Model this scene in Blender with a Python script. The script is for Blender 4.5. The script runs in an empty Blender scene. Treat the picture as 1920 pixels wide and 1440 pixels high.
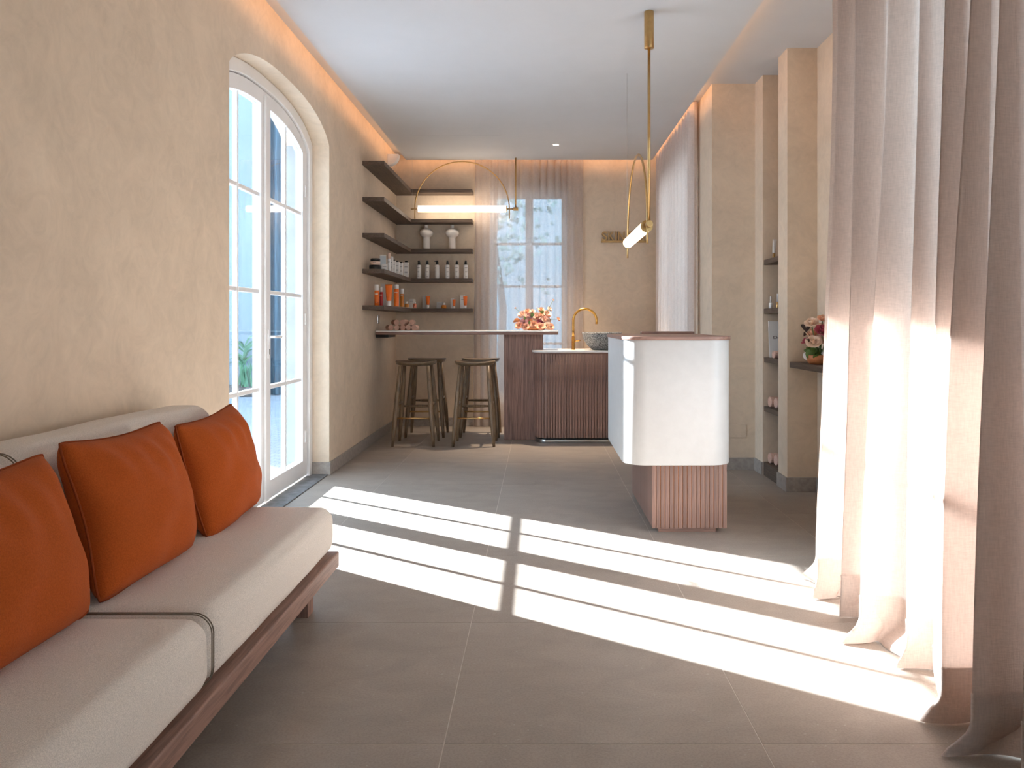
import bpy, bmesh, math, random
from mathutils import Vector, Matrix, Euler, noise
R = math.radians
PI = math.pi
random.seed(7)
scene = bpy.context.scene
COL = scene.collection

# ------------------------------------------------------------------ camera
FPX = 1478.0
cam_d = bpy.data.cameras.new('camera')
cam = bpy.data.objects.new('camera', cam_d)
COL.objects.link(cam)
cam.location = (0, 0, 1.19)
cam.rotation_euler = (R(90), 0, 0)
cam_d.sensor_width = 36.0
cam_d.lens = FPX / 1920.0 * 36.0
cam_d.shift_x = -(1010 - 960) / 1920.0
cam_d.shift_y = (606 - 720) / 1920.0
cam_d.clip_start = 0.05
scene.camera = cam

# ------------------------------------------------------------------ world, sun, exposure
w = bpy.data.worlds.new('sky'); scene.world = w; w.use_nodes = True
bg = w.node_tree.nodes['Background']
bg.inputs[0].default_value = (0.74, 0.87, 1.0, 1)
bg.inputs[1].default_value = 3.2
sun_d = bpy.data.lights.new('sun', 'SUN')
sun_d.energy = 47.0
sun_d.angle = R(0.53)
sun_d.color = (1.0, 0.88, 0.82)
sun = bpy.data.objects.new('sun', sun_d); COL.objects.link(sun)
sun.rotation_euler = Vector((1.0, -0.686, -0.450)).to_track_quat('-Z', 'Y').to_euler()
sun.location = (-6, 9, 6)


def portal(loc, rot, sx, sy, nm):
    d = bpy.data.lights.new(nm, 'AREA'); d.shape = 'RECTANGLE'; d.size = sx; d.size_y = sy
    d.cycles.is_portal = True
    o = bpy.data.objects.new(nm, d); COL.objects.link(o); o.location = loc; o.rotation_euler = rot


portal((1.35, -2.26, 1.25), (R(90), 0, R(180)), 0.9, 2.3, 'rear_fill_portal')  # samples the sky through the added rear window
portal((2.28, 2.35, 1.4), (R(90), 0, R(90)), 2.4, 2.6, 'side_fill_portal')  # samples the sky through the added window behind the near curtain
portal((1.77, 7.85, 1.5), (R(90), 0, R(90)), 1.7, 2.46, 'bar_window_portal')
portal((-2.02, 5.19, 1.38), (R(90), 0, R(-90)), 2.0, 2.8, 'door_portal')

scene.view_settings.view_transform = 'Standard'
scene.view_settings.look = 'None'
scene.view_settings.exposure = 1.45
scene.view_settings.gamma = 1.0
scene.view_settings.use_curve_mapping = False
cy = scene.cycles
cy.max_bounces = 14; cy.diffuse_bounces = 7; cy.glossy_bounces = 4
cy.transmission_bounces = 8; cy.transparent_max_bounces = 24
cy.caustics_reflective = False; cy.caustics_refractive = False
cy.sample_clamp_indirect = 6.0
cy.use_denoising = True

# ------------------------------------------------------------------ materials
def sr(r, g, b):
    f = lambda c: ((c / 255) / 12.92) if c / 255 <= 0.04045 else (((c / 255) + 0.055) / 1.055) ** 2.4
    return (f(r), f(g), f(b))


def newmat(name):
    m = bpy.data.materials.new(name); m.use_nodes = True
    nt = m.node_tree; nt.nodes.clear()
    out = nt.nodes.new('ShaderNodeOutputMaterial')
    return m, nt, out


def coords(nt, stretch=(1, 1, 1), kind='Object'):
    tc = nt.nodes.new('ShaderNodeTexCoord')
    mp = nt.nodes.new('ShaderNodeMapping')
    mp.inputs['Scale'].default_value = stretch
    nt.links.new(tc.outputs[kind], mp.inputs['Vector'])
    return mp.outputs['Vector']


def nz(nt, vec, scale, detail=5, rough=0.55, dist=0.0):
    n = nt.nodes.new('ShaderNodeTexNoise')
    n.inputs['Scale'].default_value = scale; n.inputs['Detail'].default_value = detail
    n.inputs['Roughness'].default_value = rough; n.inputs['Distortion'].default_value = dist
    nt.links.new(vec, n.inputs['Vector'])
    return n.outputs['Fac']


def ramp(nt, fac, stops):
    r = nt.nodes.new('ShaderNodeValToRGB')
    e = r.color_ramp.elements
    while len(e) < len(stops): e.new(0.5)
    for i, (p, c) in enumerate(stops):
        e[i].position = p; e[i].color = (*c, 1)
    nt.links.new(fac, r.inputs['Fac'])
    return r.outputs['Color']


def mul(c, k): return tuple(min(1, v * k) for v in c)


def mat(name, col, rough=0.6, metal=0.0, vary=0.0, vscale=4.0, stretch=(1, 1, 1), bump=0.0, bscale=60.0,
        bstretch=None, rand=0.0, spec=0.5, sheen=0.0, coat=0.0, dist=0.0, detail=6, lo=0.35, hi=0.65):
    m, nt, out = newmat(name)
    b = nt.nodes.new('ShaderNodeBsdfPrincipled')
    b.inputs['Roughness'].default_value = rough; b.inputs['Metallic'].default_value = metal
    b.inputs['Specular IOR Level'].default_value = spec
    b.inputs['Sheen Weight'].default_value = sheen
    b.inputs['Coat Weight'].default_value = coat
    b.inputs['Base Color'].default_value = (*col, 1)
    if vary or rand:
        v = coords(nt, stretch)
        f = nz(nt, v, vscale, detail, 0.6, dist)
        c = ramp(nt, f, [(lo, mul(col, 1 - vary)), (hi, mul(col, 1 + vary))])
        if rand:
            oi = nt.nodes.new('ShaderNodeObjectInfo')
            hs = nt.nodes.new('ShaderNodeHueSaturation')
            mr = nt.nodes.new('ShaderNodeMapRange')
            mr.inputs['To Min'].default_value = 1 - rand; mr.inputs['To Max'].default_value = 1 + rand
            nt.links.new(oi.outputs['Random'], mr.inputs['Value'])
            nt.links.new(mr.outputs['Result'], hs.inputs['Value'])
            nt.links.new(c, hs.inputs['Color']); c = hs.outputs['Color']
        nt.links.new(c, b.inputs['Base Color'])
    if bump:
        v2 = coords(nt, bstretch or stretch)
        f2 = nz(nt, v2, bscale, 4, 0.6)
        bp = nt.nodes.new('ShaderNodeBump'); bp.inputs['Strength'].default_value = bump
        bp.inputs['Distance'].default_value = 0.01
        nt.links.new(f2, bp.inputs['Height']); nt.links.new(bp.outputs['Normal'], b.inputs['Normal'])
    nt.links.new(b.outputs[0], out.inputs[0])
    return m


def emat(name, col, strength):
    m, nt, out = newmat(name)
    e = nt.nodes.new('ShaderNodeEmission'); e.inputs[0].default_value = (*col, 1); e.inputs[1].default_value = strength
    nt.links.new(e.outputs[0], out.inputs[0])
    return m


def glassmat(name, tint=(0.93, 0.97, 0.98)):
    m, nt, out = newmat(name)
    t = nt.nodes.new('ShaderNodeBsdfTransparent'); t.inputs[0].default_value = (*tint, 1)
    g = nt.nodes.new('ShaderNodeBsdfGlossy'); g.inputs['Roughness'].default_value = 0.02
    f = nt.nodes.new('ShaderNodeFresnel')
    ge = nt.nodes.new('ShaderNodeNewGeometry'); mr = nt.nodes.new('ShaderNodeMapRange')   # same reflectance on both faces of the thin pane
    mr.inputs['To Min'].default_value = 1.45; mr.inputs['To Max'].default_value = 1 / 1.45
    nt.links.new(ge.outputs['Backfacing'], mr.inputs['Value']); nt.links.new(mr.outputs['Result'], f.inputs[0])
    mx = nt.nodes.new('ShaderNodeMixShader')
    nt.links.new(f.outputs[0], mx.inputs[0]); nt.links.new(t.outputs[0], mx.inputs[1]); nt.links.new(g.outputs[0], mx.inputs[2])
    nt.links.new(mx.outputs[0], out.inputs[0])
    return m


def clothmat(name, col, translucent=0.35, sheer=0.0, weave=900.0):
    m, nt, out = newmat(name)
    v = coords(nt, (1, 1, 0.12))
    f = nz(nt, v, 220, 3)
    v3 = coords(nt, (0.25, 0.25, 1.6))
    f3 = nz(nt, v3, 160, 3)
    ad = nt.nodes.new('ShaderNodeMath'); ad.operation = 'ADD'
    nt.links.new(f, ad.inputs[0]); nt.links.new(f3, ad.inputs[1])
    hf = nt.nodes.new('ShaderNodeMath'); hf.operation = 'MULTIPLY'; hf.inputs[1].default_value = 0.5
    nt.links.new(ad.outputs[0], hf.inputs[0])
    c = ramp(nt, hf.outputs[0], [(0.35, mul(col, 0.9)), (0.65, mul(col, 1.06))])
    bp = nt.nodes.new('ShaderNodeBump'); bp.inputs['Strength'].default_value = 0.35; bp.inputs['Distance'].default_value = 0.004
    nt.links.new(hf.outputs[0], bp.inputs['Height'])
    d = nt.nodes.new('ShaderNodeBsdfDiffuse'); tl = nt.nodes.new('ShaderNodeBsdfTranslucent')
    nt.links.new(c, d.inputs[0]); nt.links.new(c, tl.inputs[0])
    nt.links.new(bp.outputs[0], d.inputs['Normal']); nt.links.new(bp.outputs[0], tl.inputs['Normal'])
    mx = nt.nodes.new('ShaderNodeMixShader'); mx.inputs[0].default_value = translucent
    nt.links.new(d.outputs[0], mx.inputs[1]); nt.links.new(tl.outputs[0], mx.inputs[2])
    last = mx.outputs[0]
    if sheer:
        tp = nt.nodes.new('ShaderNodeBsdfTransparent')
        m2 = nt.nodes.new('ShaderNodeMixShader'); m2.inputs[0].default_value = sheer
        nt.links.new(last, m2.inputs[1]); nt.links.new(tp.outputs[0], m2.inputs[2]); last = m2.outputs[0]
    nt.links.new(last, out.inputs[0])
    return m


def plastermat(name, col):
    m, nt, out = newmat(name)
    b = nt.nodes.new('ShaderNodeBsdfPrincipled'); b.inputs['Roughness'].default_value = 0.75
    b.inputs['Specular IOR Level'].default_value = 0.25
    v = coords(nt)
    f1 = nz(nt, v, 1.6, 8, 0.62, 1.2)
    f2 = nz(nt, v, 7.0, 8, 0.7, 2.2)
    mm = nt.nodes.new('ShaderNodeMath'); mm.operation = 'ADD'
    nt.links.new(f1, mm.inputs[0]); nt.links.new(f2, mm.inputs[1])
    h = nt.nodes.new('ShaderNodeMath'); h.operation = 'MULTIPLY'; h.inputs[1].default_value = 0.5
    nt.links.new(mm.outputs[0], h.inputs[0])
    c = ramp(nt, h.outputs[0], [(0.36, mul(col, 0.90)), (0.5, col), (0.64, mul(col, 1.09))])
    nt.links.new(c, b.inputs['Base Color'])
    bp = nt.nodes.new('ShaderNodeBump'); bp.inputs['Strength'].default_value = 0.12; bp.inputs['Distance'].default_value = 0.01
    nt.links.new(f2, bp.inputs['Height']); nt.links.new(bp.outputs[0], b.inputs['Normal'])
    nt.links.new(b.outputs[0], out.inputs[0])
    return m


M = {}
M['plaster'] = plastermat('limewash_plaster', (0.69, 0.572, 0.445))
M['ceiling'] = mat('ceiling_white', (0.575, 0.585, 0.605), 0.9, vary=0.015, vscale=3)
def tilemat():
    m, nt, out = newmat('stone_tile')
    b = nt.nodes.new('ShaderNodeBsdfPrincipled'); b.inputs['Roughness'].default_value = 0.45; b.inputs['Specular IOR Level'].default_value = 0.35
    base = (0.345, 0.296, 0.254)
    v = coords(nt, (1, 1.5, 1))
    c1 = ramp(nt, nz(nt, v, 3.5, 9, 0.65, 0.8), [(0.36, mul(base, 0.92)), (0.64, mul(base, 1.08))])
    c2 = ramp(nt, nz(nt, coords(nt), 140, 3, 0.7), [(0.40, (0.86, 0.86, 0.86)), (0.56, (1, 1, 1)), (0.72, (1.0, 1.0, 1.0))])
    fk = ramp(nt, nz(nt, coords(nt), 60, 2, 0.5), [(0.70, (0, 0, 0)), (0.74, (1, 1, 1))])
    mx = nt.nodes.new('ShaderNodeMix'); mx.data_type = 'RGBA'; mx.blend_type = 'MULTIPLY'; mx.inputs[0].default_value = 1.0
    nt.links.new(c1, mx.inputs[6]); nt.links.new(c2, mx.inputs[7])
    m2 = nt.nodes.new('ShaderNodeMix'); m2.data_type = 'RGBA'; m2.inputs[7].default_value = (0.40, 0.36, 0.32, 1)
    nt.links.new(fk, m2.inputs[0]); nt.links.new(mx.outputs[2], m2.inputs[6])
    hs = nt.nodes.new('ShaderNodeHueSaturation'); oi = nt.nodes.new('ShaderNodeObjectInfo'); mr = nt.nodes.new('ShaderNodeMapRange')
    mr.inputs['To Min'].default_value = 0.97; mr.inputs['To Max'].default_value = 1.03
    nt.links.new(oi.outputs['Random'], mr.inputs['Value']); nt.links.new(mr.outputs['Result'], hs.inputs['Value'])
    nt.links.new(m2.outputs[2], hs.inputs['Color']); nt.links.new(hs.outputs['Color'], b.inputs['Base Color'])
    nt.links.new(b.outputs[0], out.inputs[0])
    return m


M['tile'] = tilemat()
M['grout'] = mat('grout', (0.58, 0.53, 0.48), 0.8, vary=0.05)
M['skirt'] = mat('stone_skirting', (0.34, 0.305, 0.275), 0.5, vary=0.15, vscale=30)
M['sill'] = mat('dark_stone_sill', (0.16, 0.16, 0.165), 0.6, vary=0.35, vscale=14, bump=0.1)
M['white_paint'] = mat('white_joinery', (0.83, 0.82, 0.82), 0.35, vary=0.02)
M['glass'] = glassmat('clear_glass')
M['door_glass'] = glassmat('blue_tinted_glass', (0.72, 0.80, 0.85))
WALNUT = (0.245, 0.14, 0.108)
M['walnut_v'] = mat('walnut_upright', WALNUT, 0.5, vary=0.38, vscale=6, stretch=(14, 14, 0.6), bump=0.06, bscale=30, rand=0.13, dist=0.8)
M['walnut_x'] = mat('walnut_across', WALNUT, 0.5, vary=0.30, vscale=6, stretch=(0.7, 12, 12), bump=0.05, bscale=30, dist=0.8)
M['walnut_y'] = mat('walnut_along', WALNUT, 0.5, vary=0.30, vscale=6, stretch=(12, 0.7, 12), bump=0.05, bscale=30, dist=0.8)
M['walnut_gap'] = mat('walnut_backing', (0.52, 0.20, 0.06), 0.6, vary=0.15)
M['shelf_x'] = mat('smoked_oak_across', (0.098, 0.068, 0.050), 0.6, vary=0.30, vscale=6, stretch=(0.8, 14, 14), bump=0.06, bscale=30)
M['shelf_y'] = mat('smoked_oak_along', (0.098, 0.068, 0.050), 0.6, vary=0.30, vscale=6, stretch=(14, 0.8, 14), bump=0.06, bscale=30)
M['stool'] = mat('olive_stained_oak', (0.19, 0.125, 0.072), 0.38, vary=0.35, vscale=7, stretch=(12, 12, 0.8), bump=0.05, bscale=40)
M['stool_seat'] = mat('olive_stained_seat', (0.155, 0.108, 0.066), 0.38, vary=0.30, vscale=7, stretch=(1.0, 12, 12), bump=0.05, bscale=40)
M['desk_white'] = mat('desk_white_plaster', (0.49, 0.486, 0.478), 0.4, vary=0.025, vscale=16, bump=0.02, bscale=90)
M['solid_white'] = mat('white_solid_surface', (0.86, 0.84, 0.81), 0.25)
M['steel'] = mat('brushed_steel', (0.55, 0.54, 0.52), 0.3, 1.0, vary=0.05)
M['brass'] = mat('brushed_brass', (0.56, 0.36, 0.15), 0.32, 1.0, vary=0.06, vscale=30)
M['gold'] = mat('polished_gold', (0.78, 0.42, 0.10), 0.25, 1.0, vary=0.05, vscale=20)
M['signgold'] = mat('sign_brass', (0.50, 0.32, 0.13), 0.5, 0.5, vary=0.08, vscale=30)
M['granite'] = mat('grey_granite', (0.24, 0.235, 0.225), 0.6, vary=0.7, vscale=120, bump=0.25, bscale=90, detail=2, lo=0.44, hi=0.56)
M['sofa'] = mat('oatmeal_upholstery', (0.79, 0.735, 0.67), 0.9, vary=0.14, vscale=380, bump=0.4, bscale=420, sheen=0.15, detail=2, spec=0.2)
M['rust'] = mat('rust_velour', (0.40, 0.082, 0.013), 0.9, vary=0.13, vscale=260, bump=0.2, bscale=260, sheen=0.04, detail=4, spec=0.15)
M['rust_seam'] = mat('rust_piping', (0.26, 0.055, 0.016), 0.9, vary=0.1, spec=0.1)
M['sofa_seam'] = mat('dark_sofa_piping', (0.20, 0.165, 0.125), 0.9, vary=0.1, spec=0.1)
M['linen'] = clothmat('linen_curtain', (0.70, 0.595, 0.535), 0.32, 0.0)
M['linen_side'] = clothmat('lined_linen_curtain', (0.74, 0.64, 0.585), 0.20, 0.0)
M['linen_sheer'] = clothmat('sheer_linen_curtain', (0.70, 0.63, 0.60), 0.42, 0.38)
M['tube'] = emat('lit_opal_tube', (1.0, 0.82, 0.64), 4.0)
M['led'] = emat('warm_led', (1.0, 0.50, 0.24), 4.6)
M['spot'] = emat('downlight_lens', (1.0, 0.93, 0.82), 6.0)
M['ceramic'] = mat('matt_white_ceramic', (0.78, 0.74, 0.70), 0.7, vary=0.03, vscale=20)
M['pack_white'] = mat('white_packaging', (0.78, 0.76, 0.74), 0.4, vary=0.02)
M['pack_grey'] = mat('pale_grey_carton', (0.60, 0.57, 0.54), 0.55, vary=0.03)
M['pack_blue'] = mat('pale_blue_carton', (0.60, 0.66, 0.70), 0.45, vary=0.03)
M['pack_black'] = mat('black_plastic', (0.012, 0.012, 0.012), 0.35, vary=0.1)
M['pack_blush'] = mat('blush_label', (0.72, 0.52, 0.42), 0.5, vary=0.03)
M['orange'] = mat('orange_plastic', (0.86, 0.17, 0.014), 0.35, vary=0.04)
M['red'] = mat('deep_red_plastic', (0.42, 0.02, 0.02), 0.3, vary=0.05)
M['amber'] = mat('amber_glass', (0.48, 0.16, 0.015), 0.15, vary=0.1)
M['rose_glass'] = mat('rose_amber_glass', (0.55, 0.16, 0.09), 0.15, vary=0.1)
M['print'] = mat('grey_print', (0.16, 0.15, 0.15), 0.7, vary=0.1)
M['print_white'] = mat('white_print', (0.85, 0.75, 0.65), 0.6, vary=0.02)
M['towel'] = mat('blush_terry', (0.72, 0.46, 0.36), 0.95, vary=0.15, vscale=160, bump=0.5, bscale=300, spec=0.1)
M['peach'] = mat('peach_petal', (0.86, 0.53, 0.36), 0.7, vary=0.14, vscale=30)
M['blush'] = mat('blush_petal', (0.87, 0.63, 0.52), 0.7, vary=0.12, vscale=30)
M['cream'] = mat('cream_petal', (0.88, 0.70, 0.56), 0.7, vary=0.08, vscale=30)
M['mauve'] = mat('dusky_mauve_petal', (0.60, 0.36, 0.36), 0.7, vary=0.15, vscale=30)
M['berry'] = mat('berry_pink_petal', (0.50, 0.10, 0.15), 0.7, vary=0.2, vscale=30)
M['leaf'] = mat('green_leaf', (0.11, 0.20, 0.05), 0.55, vary=0.3, vscale=12)
M['leaf_out'] = mat('garden_leaf', (0.09, 0.22, 0.12), 0.6, vary=0.3, vscale=6)
M['leaf_haze'] = mat('hazy_tree_leaf', (0.16, 0.24, 0.24), 0.7, vary=0.2, vscale=6)  # tree leaves paled and blued, haze put into their colour
M['dark_leaf'] = mat('dark_burgundy_leaf', (0.035, 0.016, 0.013), 0.6, vary=0.2)
M['kraft'] = mat('copper_wrap', (0.55, 0.20, 0.075), 0.45, vary=0.2, vscale=18)
M['tissue'] = mat('white_tissue', (0.80, 0.79, 0.82), 0.8, vary=0.04)
M['stone_wall_out'] = mat('exterior_render', (0.235, 0.285, 0.325), 0.9, vary=0.03, vscale=1.5)
M['stone_grey_out'] = mat('grey_exterior_render', (0.20, 0.22, 0.23), 0.9, vary=0.1, vscale=8)
M['soil'] = mat('soil', (0.12, 0.10, 0.09), 1.0, vary=0.4, vscale=12)
M['blue_drape'] = mat('slate_blue_fabric', (0.07, 0.12, 0.16), 0.8, vary=0.35, vscale=8, stretch=(8, 8, 0.3))
M['chrome'] = mat('chrome', (0.7, 0.7, 0.7), 0.2, 1.0, vary=0.03)
M['card'] = mat('white_card', (0.80, 0.80, 0.80), 0.6, vary=0.01)


def paving():
    m, nt, out = newmat('paving_bricks')
    b = nt.nodes.new('ShaderNodeBsdfPrincipled'); b.inputs['Roughness'].default_value = 0.85
    v = coords(nt)
    br = nt.nodes.new('ShaderNodeTexBrick'); br.inputs['Scale'].default_value = 4.2
    br.inputs['Color1'].default_value = (0.34, 0.36, 0.40, 1); br.inputs['Color2'].default_value = (0.28, 0.30, 0.34, 1)
    br.inputs['Mortar'].default_value = (0.16, 0.18, 0.22, 1); br.inputs['Mortar Size'].default_value = 0.025
    nt.links.new(v, br.inputs['Vector']); nt.links.new(br.outputs['Color'], b.inputs['Base Color'])
    nt.links.new(b.outputs[0], out.inputs[0])
    return m


M['paving'] = paving()

# ------------------------------------------------------------------ mesh helpers
class MB:
    def __init__(s): s.v = []; s.f = []; s.smooth = []
    def add(s, verts, faces, smooth=False):
        n = len(s.v); s.v += [tuple(p) for p in verts]
        s.f += [tuple(i + n for i in f) for f in faces]; s.smooth += [smooth] * len(faces); return s
    def box(s, x0, x1, y0, y1, z0, z1):
        v = [(x0, y0, z0), (x1, y0, z0), (x1, y1, z0), (x0, y1, z0), (x0, y0, z1), (x1, y0, z1), (x1, y1, z1), (x0, y1, z1)]
        return s.add(v, [(3, 2, 1, 0), (4, 5, 6, 7), (0, 1, 5, 4), (1, 2, 6, 5), (2, 3, 7, 6), (3, 0, 4, 7)])
    def prism(s, poly, z0, z1, smooth=False):
        n = len(poly)
        v = [(p[0], p[1], z0) for p in poly] + [(p[0], p[1], z1) for p in poly]
        s.add(v, [tuple(range(n - 1, -1, -1)), tuple(range(n, 2 * n))])
        return s.add(v, [(i, (i + 1) % n, n + (i + 1) % n, n + i) for i in range(n)], smooth)
    def xprism(s, poly, x0, x1):           # poly in (y, z)
        n = len(poly)
        v = [(x0, p[0], p[1]) for p in poly] + [(x1, p[0], p[1]) for p in poly]
        return s.add(v, [tuple(range(n)), tuple(range(2 * n - 1, n - 1, -1))] + [(i, n + i, n + (i + 1) % n, (i + 1) % n) for i in range(n)])
    def xring(s, outer, inner, x0, x1, closed=True):   # band between two matching (y, z) loops
        n = len(outer); k = n if closed else n - 1
        v = []
        for x in (x0, x1):
            v += [(x, p[0], p[1]) for p in outer] + [(x, p[0], p[1]) for p in inner]
        f = []
        for i in range(k):
            j = (i + 1) % n
            f += [(i, j, n + j, n + i), (2 * n + i, 3 * n + i, 3 * n + j, 2 * n + j),
                  (i, 2 * n + i, 2 * n + j, j), (n + i, n + j, 3 * n + j, 3 * n + i)]
        if not closed:
            f += [(0, n, 3 * n, 2 * n), (n - 1, 3 * n - 1, 4 * n - 1, 2 * n - 1)]
        return s.add(v, f)
    def lathe(s, prof, seg=24, c=(0, 0, 0), smooth=True):   # prof [(r, z)]
        v = []; f = []
        for (r, z) in prof:
            for k in range(seg):
                a = 2 * PI * k / seg
                v.append((c[0] + r * math.cos(a), c[1] + r * math.sin(a), c[2] + z))
        for i in range(len(prof) - 1):
            for k in range(seg):
                k2 = (k + 1) % seg
                f.append((i * seg + k, i * seg + k2, (i + 1) * seg + k2, (i + 1) * seg + k))
        s.add(v, f, smooth)
        if prof[0][0] > 1e-6: s.add(v[:seg], [tuple(range(seg - 1, -1, -1))])
        if prof[-1][0] > 1e-6: s.add(v[-seg:], [tuple(range(seg))])
        return s
    def tube(s, pts, rad, seg=10, cap=True):
        pts = [Vector(p) for p in pts]
        rr = rad if isinstance(rad, (list, tuple)) else [rad] * len(pts)
        v = []; f = []
        up = None
        for i, p in enumerate(pts):
            d = (pts[min(i + 1, len(pts) - 1)] - pts[max(i - 1, 0)]).normalized()
            if up is None:
                up = Vector((0, 0, 1)) if abs(d.z) < 0.9 else Vector((1, 0, 0))
            a = (up - d * up.dot(d)).normalized(); b = d.cross(a); up = a
            for k in range(seg):
                t = 2 * PI * k / seg
                v.append(p + (a * math.cos(t) + b * math.sin(t)) * rr[i])
        for i in range(len(pts) - 1):
            for k in range(seg):
                k2 = (k + 1) % seg
                f.append((i * seg + k, i * seg + k2, (i + 1) * seg + k2, (i + 1) * seg + k))
        s.add(v, f, True)
        if cap:
            s.add(v[:seg], [tuple(range(seg - 1, -1, -1))]); s.add(v[-seg:], [tuple(range(seg))])
        return s
    def mesh(s, name):
        me = bpy.data.meshes.new(name); me.from_pydata(s.v, [], s.f)
        me.polygons.foreach_set('use_smooth', s.smooth); me.update()
        bm = bmesh.new(); bm.from_mesh(me)
        bmesh.ops.remove_doubles(bm, verts=bm.verts, dist=1e-6)
        bmesh.ops.recalc_face_normals(bm, faces=bm.faces)
        bm.to_mesh(me); bm.free()
        return me
    def build(s, name, m, parent=None, bevel=0.0, seg=2, loc=None):
        return link(name, s.mesh(name), m, parent, bevel, seg, loc)


def link(name, me, m, parent=None, bevel=0.0, seg=2, loc=None, rot=None):
    o = bpy.data.objects.new(name, me); COL.objects.link(o)
    if m is not None and not me.materials: me.materials.append(M[m] if isinstance(m, str) else m)
    if parent is not None: o.parent = parent
    if loc is not None: o.location = loc
    if rot is not None: o.rotation_euler = rot
    if bevel:
        md = o.modifiers.new('bevel', 'BEVEL'); md.width = bevel; md.segments = seg; md.limit_method = 'ANGLE'; md.angle_limit = R(40)
        md.harden_normals = False
    return o


def tag(o, label, cat, group=None):
    o['label'] = label; o['category'] = cat
    if group: o['group'] = group
    return o


def struct(o, label=None):
    o['kind'] = 'structure'
    if label: o['label'] = label
    return o


def thing(name, label, cat, loc=(0, 0, 0), rz=0.0, group=None):
    o = bpy.data.objects.new(name, None); COL.objects.link(o)
    o.empty_display_size = 0.1
    o.location = loc; o.rotation_euler = (0, 0, rz)
    return tag(o, label, cat, group)


def sthing(name, label=None):
    o = bpy.data.objects.new(name, None); COL.objects.link(o); o.empty_display_size = 0.1
    return struct(o, label)


def copy_tree(o, parent=None):
    c = o.copy(); COL.objects.link(c); c.parent = parent
    for ch in list(o.children): copy_tree(ch, c)
    return c


def rbox(x0, x1, y0, y1, z0, z1): return MB().box(x0, x1, y0, y1, z0, z1)


def arc(cx, cy, r, a0, a1, n=8):
    return [(cx + r * math.cos(R(a0 + (a1 - a0) * i / n)), cy + r * math.sin(R(a0 + (a1 - a0) * i / n))) for i in range(n + 1)]


# ================================================================== SETTING
XL, YB, ZC, ZU = -1.645, 9.11, 3.05, 3.135
DY0, DY1, DYC = 4.19, 6.19, 5.19
YREAR = -2.2
RX0, RX1, RZ1 = 0.9, 1.8, 2.4

# floor: slab of grout with every tile a part of its own
fl = struct(rbox(-1.82, 2.6, YREAR, 9.36, -0.10, -0.0008).build('floor', 'grout'), 'grey beige stone tiled floor')
T = 0.9; G = 0.0032
tile_me = rbox(G / 2, T - G / 2, G / 2, T - G / 2, -0.03, 0.0).mesh('floor_tile')
for i in range(-2, 3):
    for j in range(-5, 8):
        x0 = -0.268 + T * i; y0 = 2.23 + T * j
        xa, xb, ya, yb = max(x0, -1.76), min(x0 + T, 2.6), max(y0, YREAR), min(y0 + T, 9.36)
        if xb - xa < 0.05 or yb - ya < 0.05: continue
        if xb - xa > T - 0.01 and yb - ya > T - 0.01:
            link('floor_tile', tile_me, 'tile', fl, loc=(x0, y0, 0))
        else:
            rbox(xa - x0 + G / 2, xb - x0 - G / 2, ya - y0 + G / 2, yb - y0 - G / 2, -0.03, 0).build('floor_tile', 'tile', fl, loc=(x0, y0, 0))

# left wall with the arched opening
def arch(d, wd, zs, h=0.21): return zs + h * max(0.0, 1 - abs(d / wd) ** 2.6) ** 0.75


NA = 32
wl = MB()
wl.box(-2.0, XL, YREAR, DY0, 0, ZU); wl.box(-2.0, XL, DY1, 9.36, 0, ZU)
ds = [math.sin(PI / 2 * (-1 + 2 * i / NA)) for i in range(NA + 1)]
curve = [(DYC + d, arch(d, 1.0, 2.58)) for d in ds]
for i in range(NA):
    (ya, za), (yb, zb) = curve[i], curve[i + 1]
    wl.xprism([(ya, za), (yb, zb), (yb, ZU), (ya, ZU)], -2.0, XL)
struct(wl.build('wall_left', 'plaster'), 'warm beige limewashed plaster wall with arched opening')

# exterior render lining the outer reveal of the door
lin = MB(); lin.box(-2.002, -1.87, DY1 - 0.012, DY1 - 0.0005, -0.06, 2.58); lin.box(-2.002, -1.87, DY0 + 0.0005, DY0 + 0.012, -0.06, 2.58)
struct(lin.build('trim_2', 'stone_grey_out'), 'grey rendered outer reveal of the door')

# back wall with the tall window opening
WX0, WX1, WZ0, WZ1 = -0.56, 0.34, 0.28, 2.74
wb = MB()
wb.box(XL, WX0, YB, 9.36, 0, ZU); wb.box(WX1, 1.407, YB, 9.36, 0, ZU)
wb.box(WX0, WX1, YB, 9.36, 0, WZ0); wb.box(WX0, WX1, YB, 9.36, WZ1, ZU)
struct(wb.build('wall_back', 'plaster'), 'beige plaster wall behind the bar')

# right wall: window bay, pilasters and niches
wr = MB()
wr.box(1.407, 2.6, 6.40, 7.0, 0, ZU)
wr.box(1.757, 2.6, 6.18, 6.40, 0, ZU)
wr.box(2.15, 2.6, 5.78, 6.18, 0, ZU)
wr.box(1.757, 2.6, 5.57, 5.78, 0, ZU)
wr.box(1.968, 2.6, 3.55, 5.57, 0, ZU); wr.box(1.968, 2.6, YREAR, 1.15, 0, ZU)
wr.box(1.968, 2.3, 1.15, 3.55, 2.72, ZU); wr.box(1.968, 2.3, 1.15, 3.55, 0, 0.12)
wr.box(1.757, 1.968, 3.95, 4.20, 0, ZU)
wr.box(1.407, 1.75, 7.0, 8.70, 2.74, ZU); wr.box(1.407, 1.75, 7.0, 8.70, 0, 0.28)
wr.box(1.407, 1.75, 8.70, 9.36, 0, ZU)
struct(wr.build('wall_right', 'plaster'), 'beige plaster wall with pilasters and niches')

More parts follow.
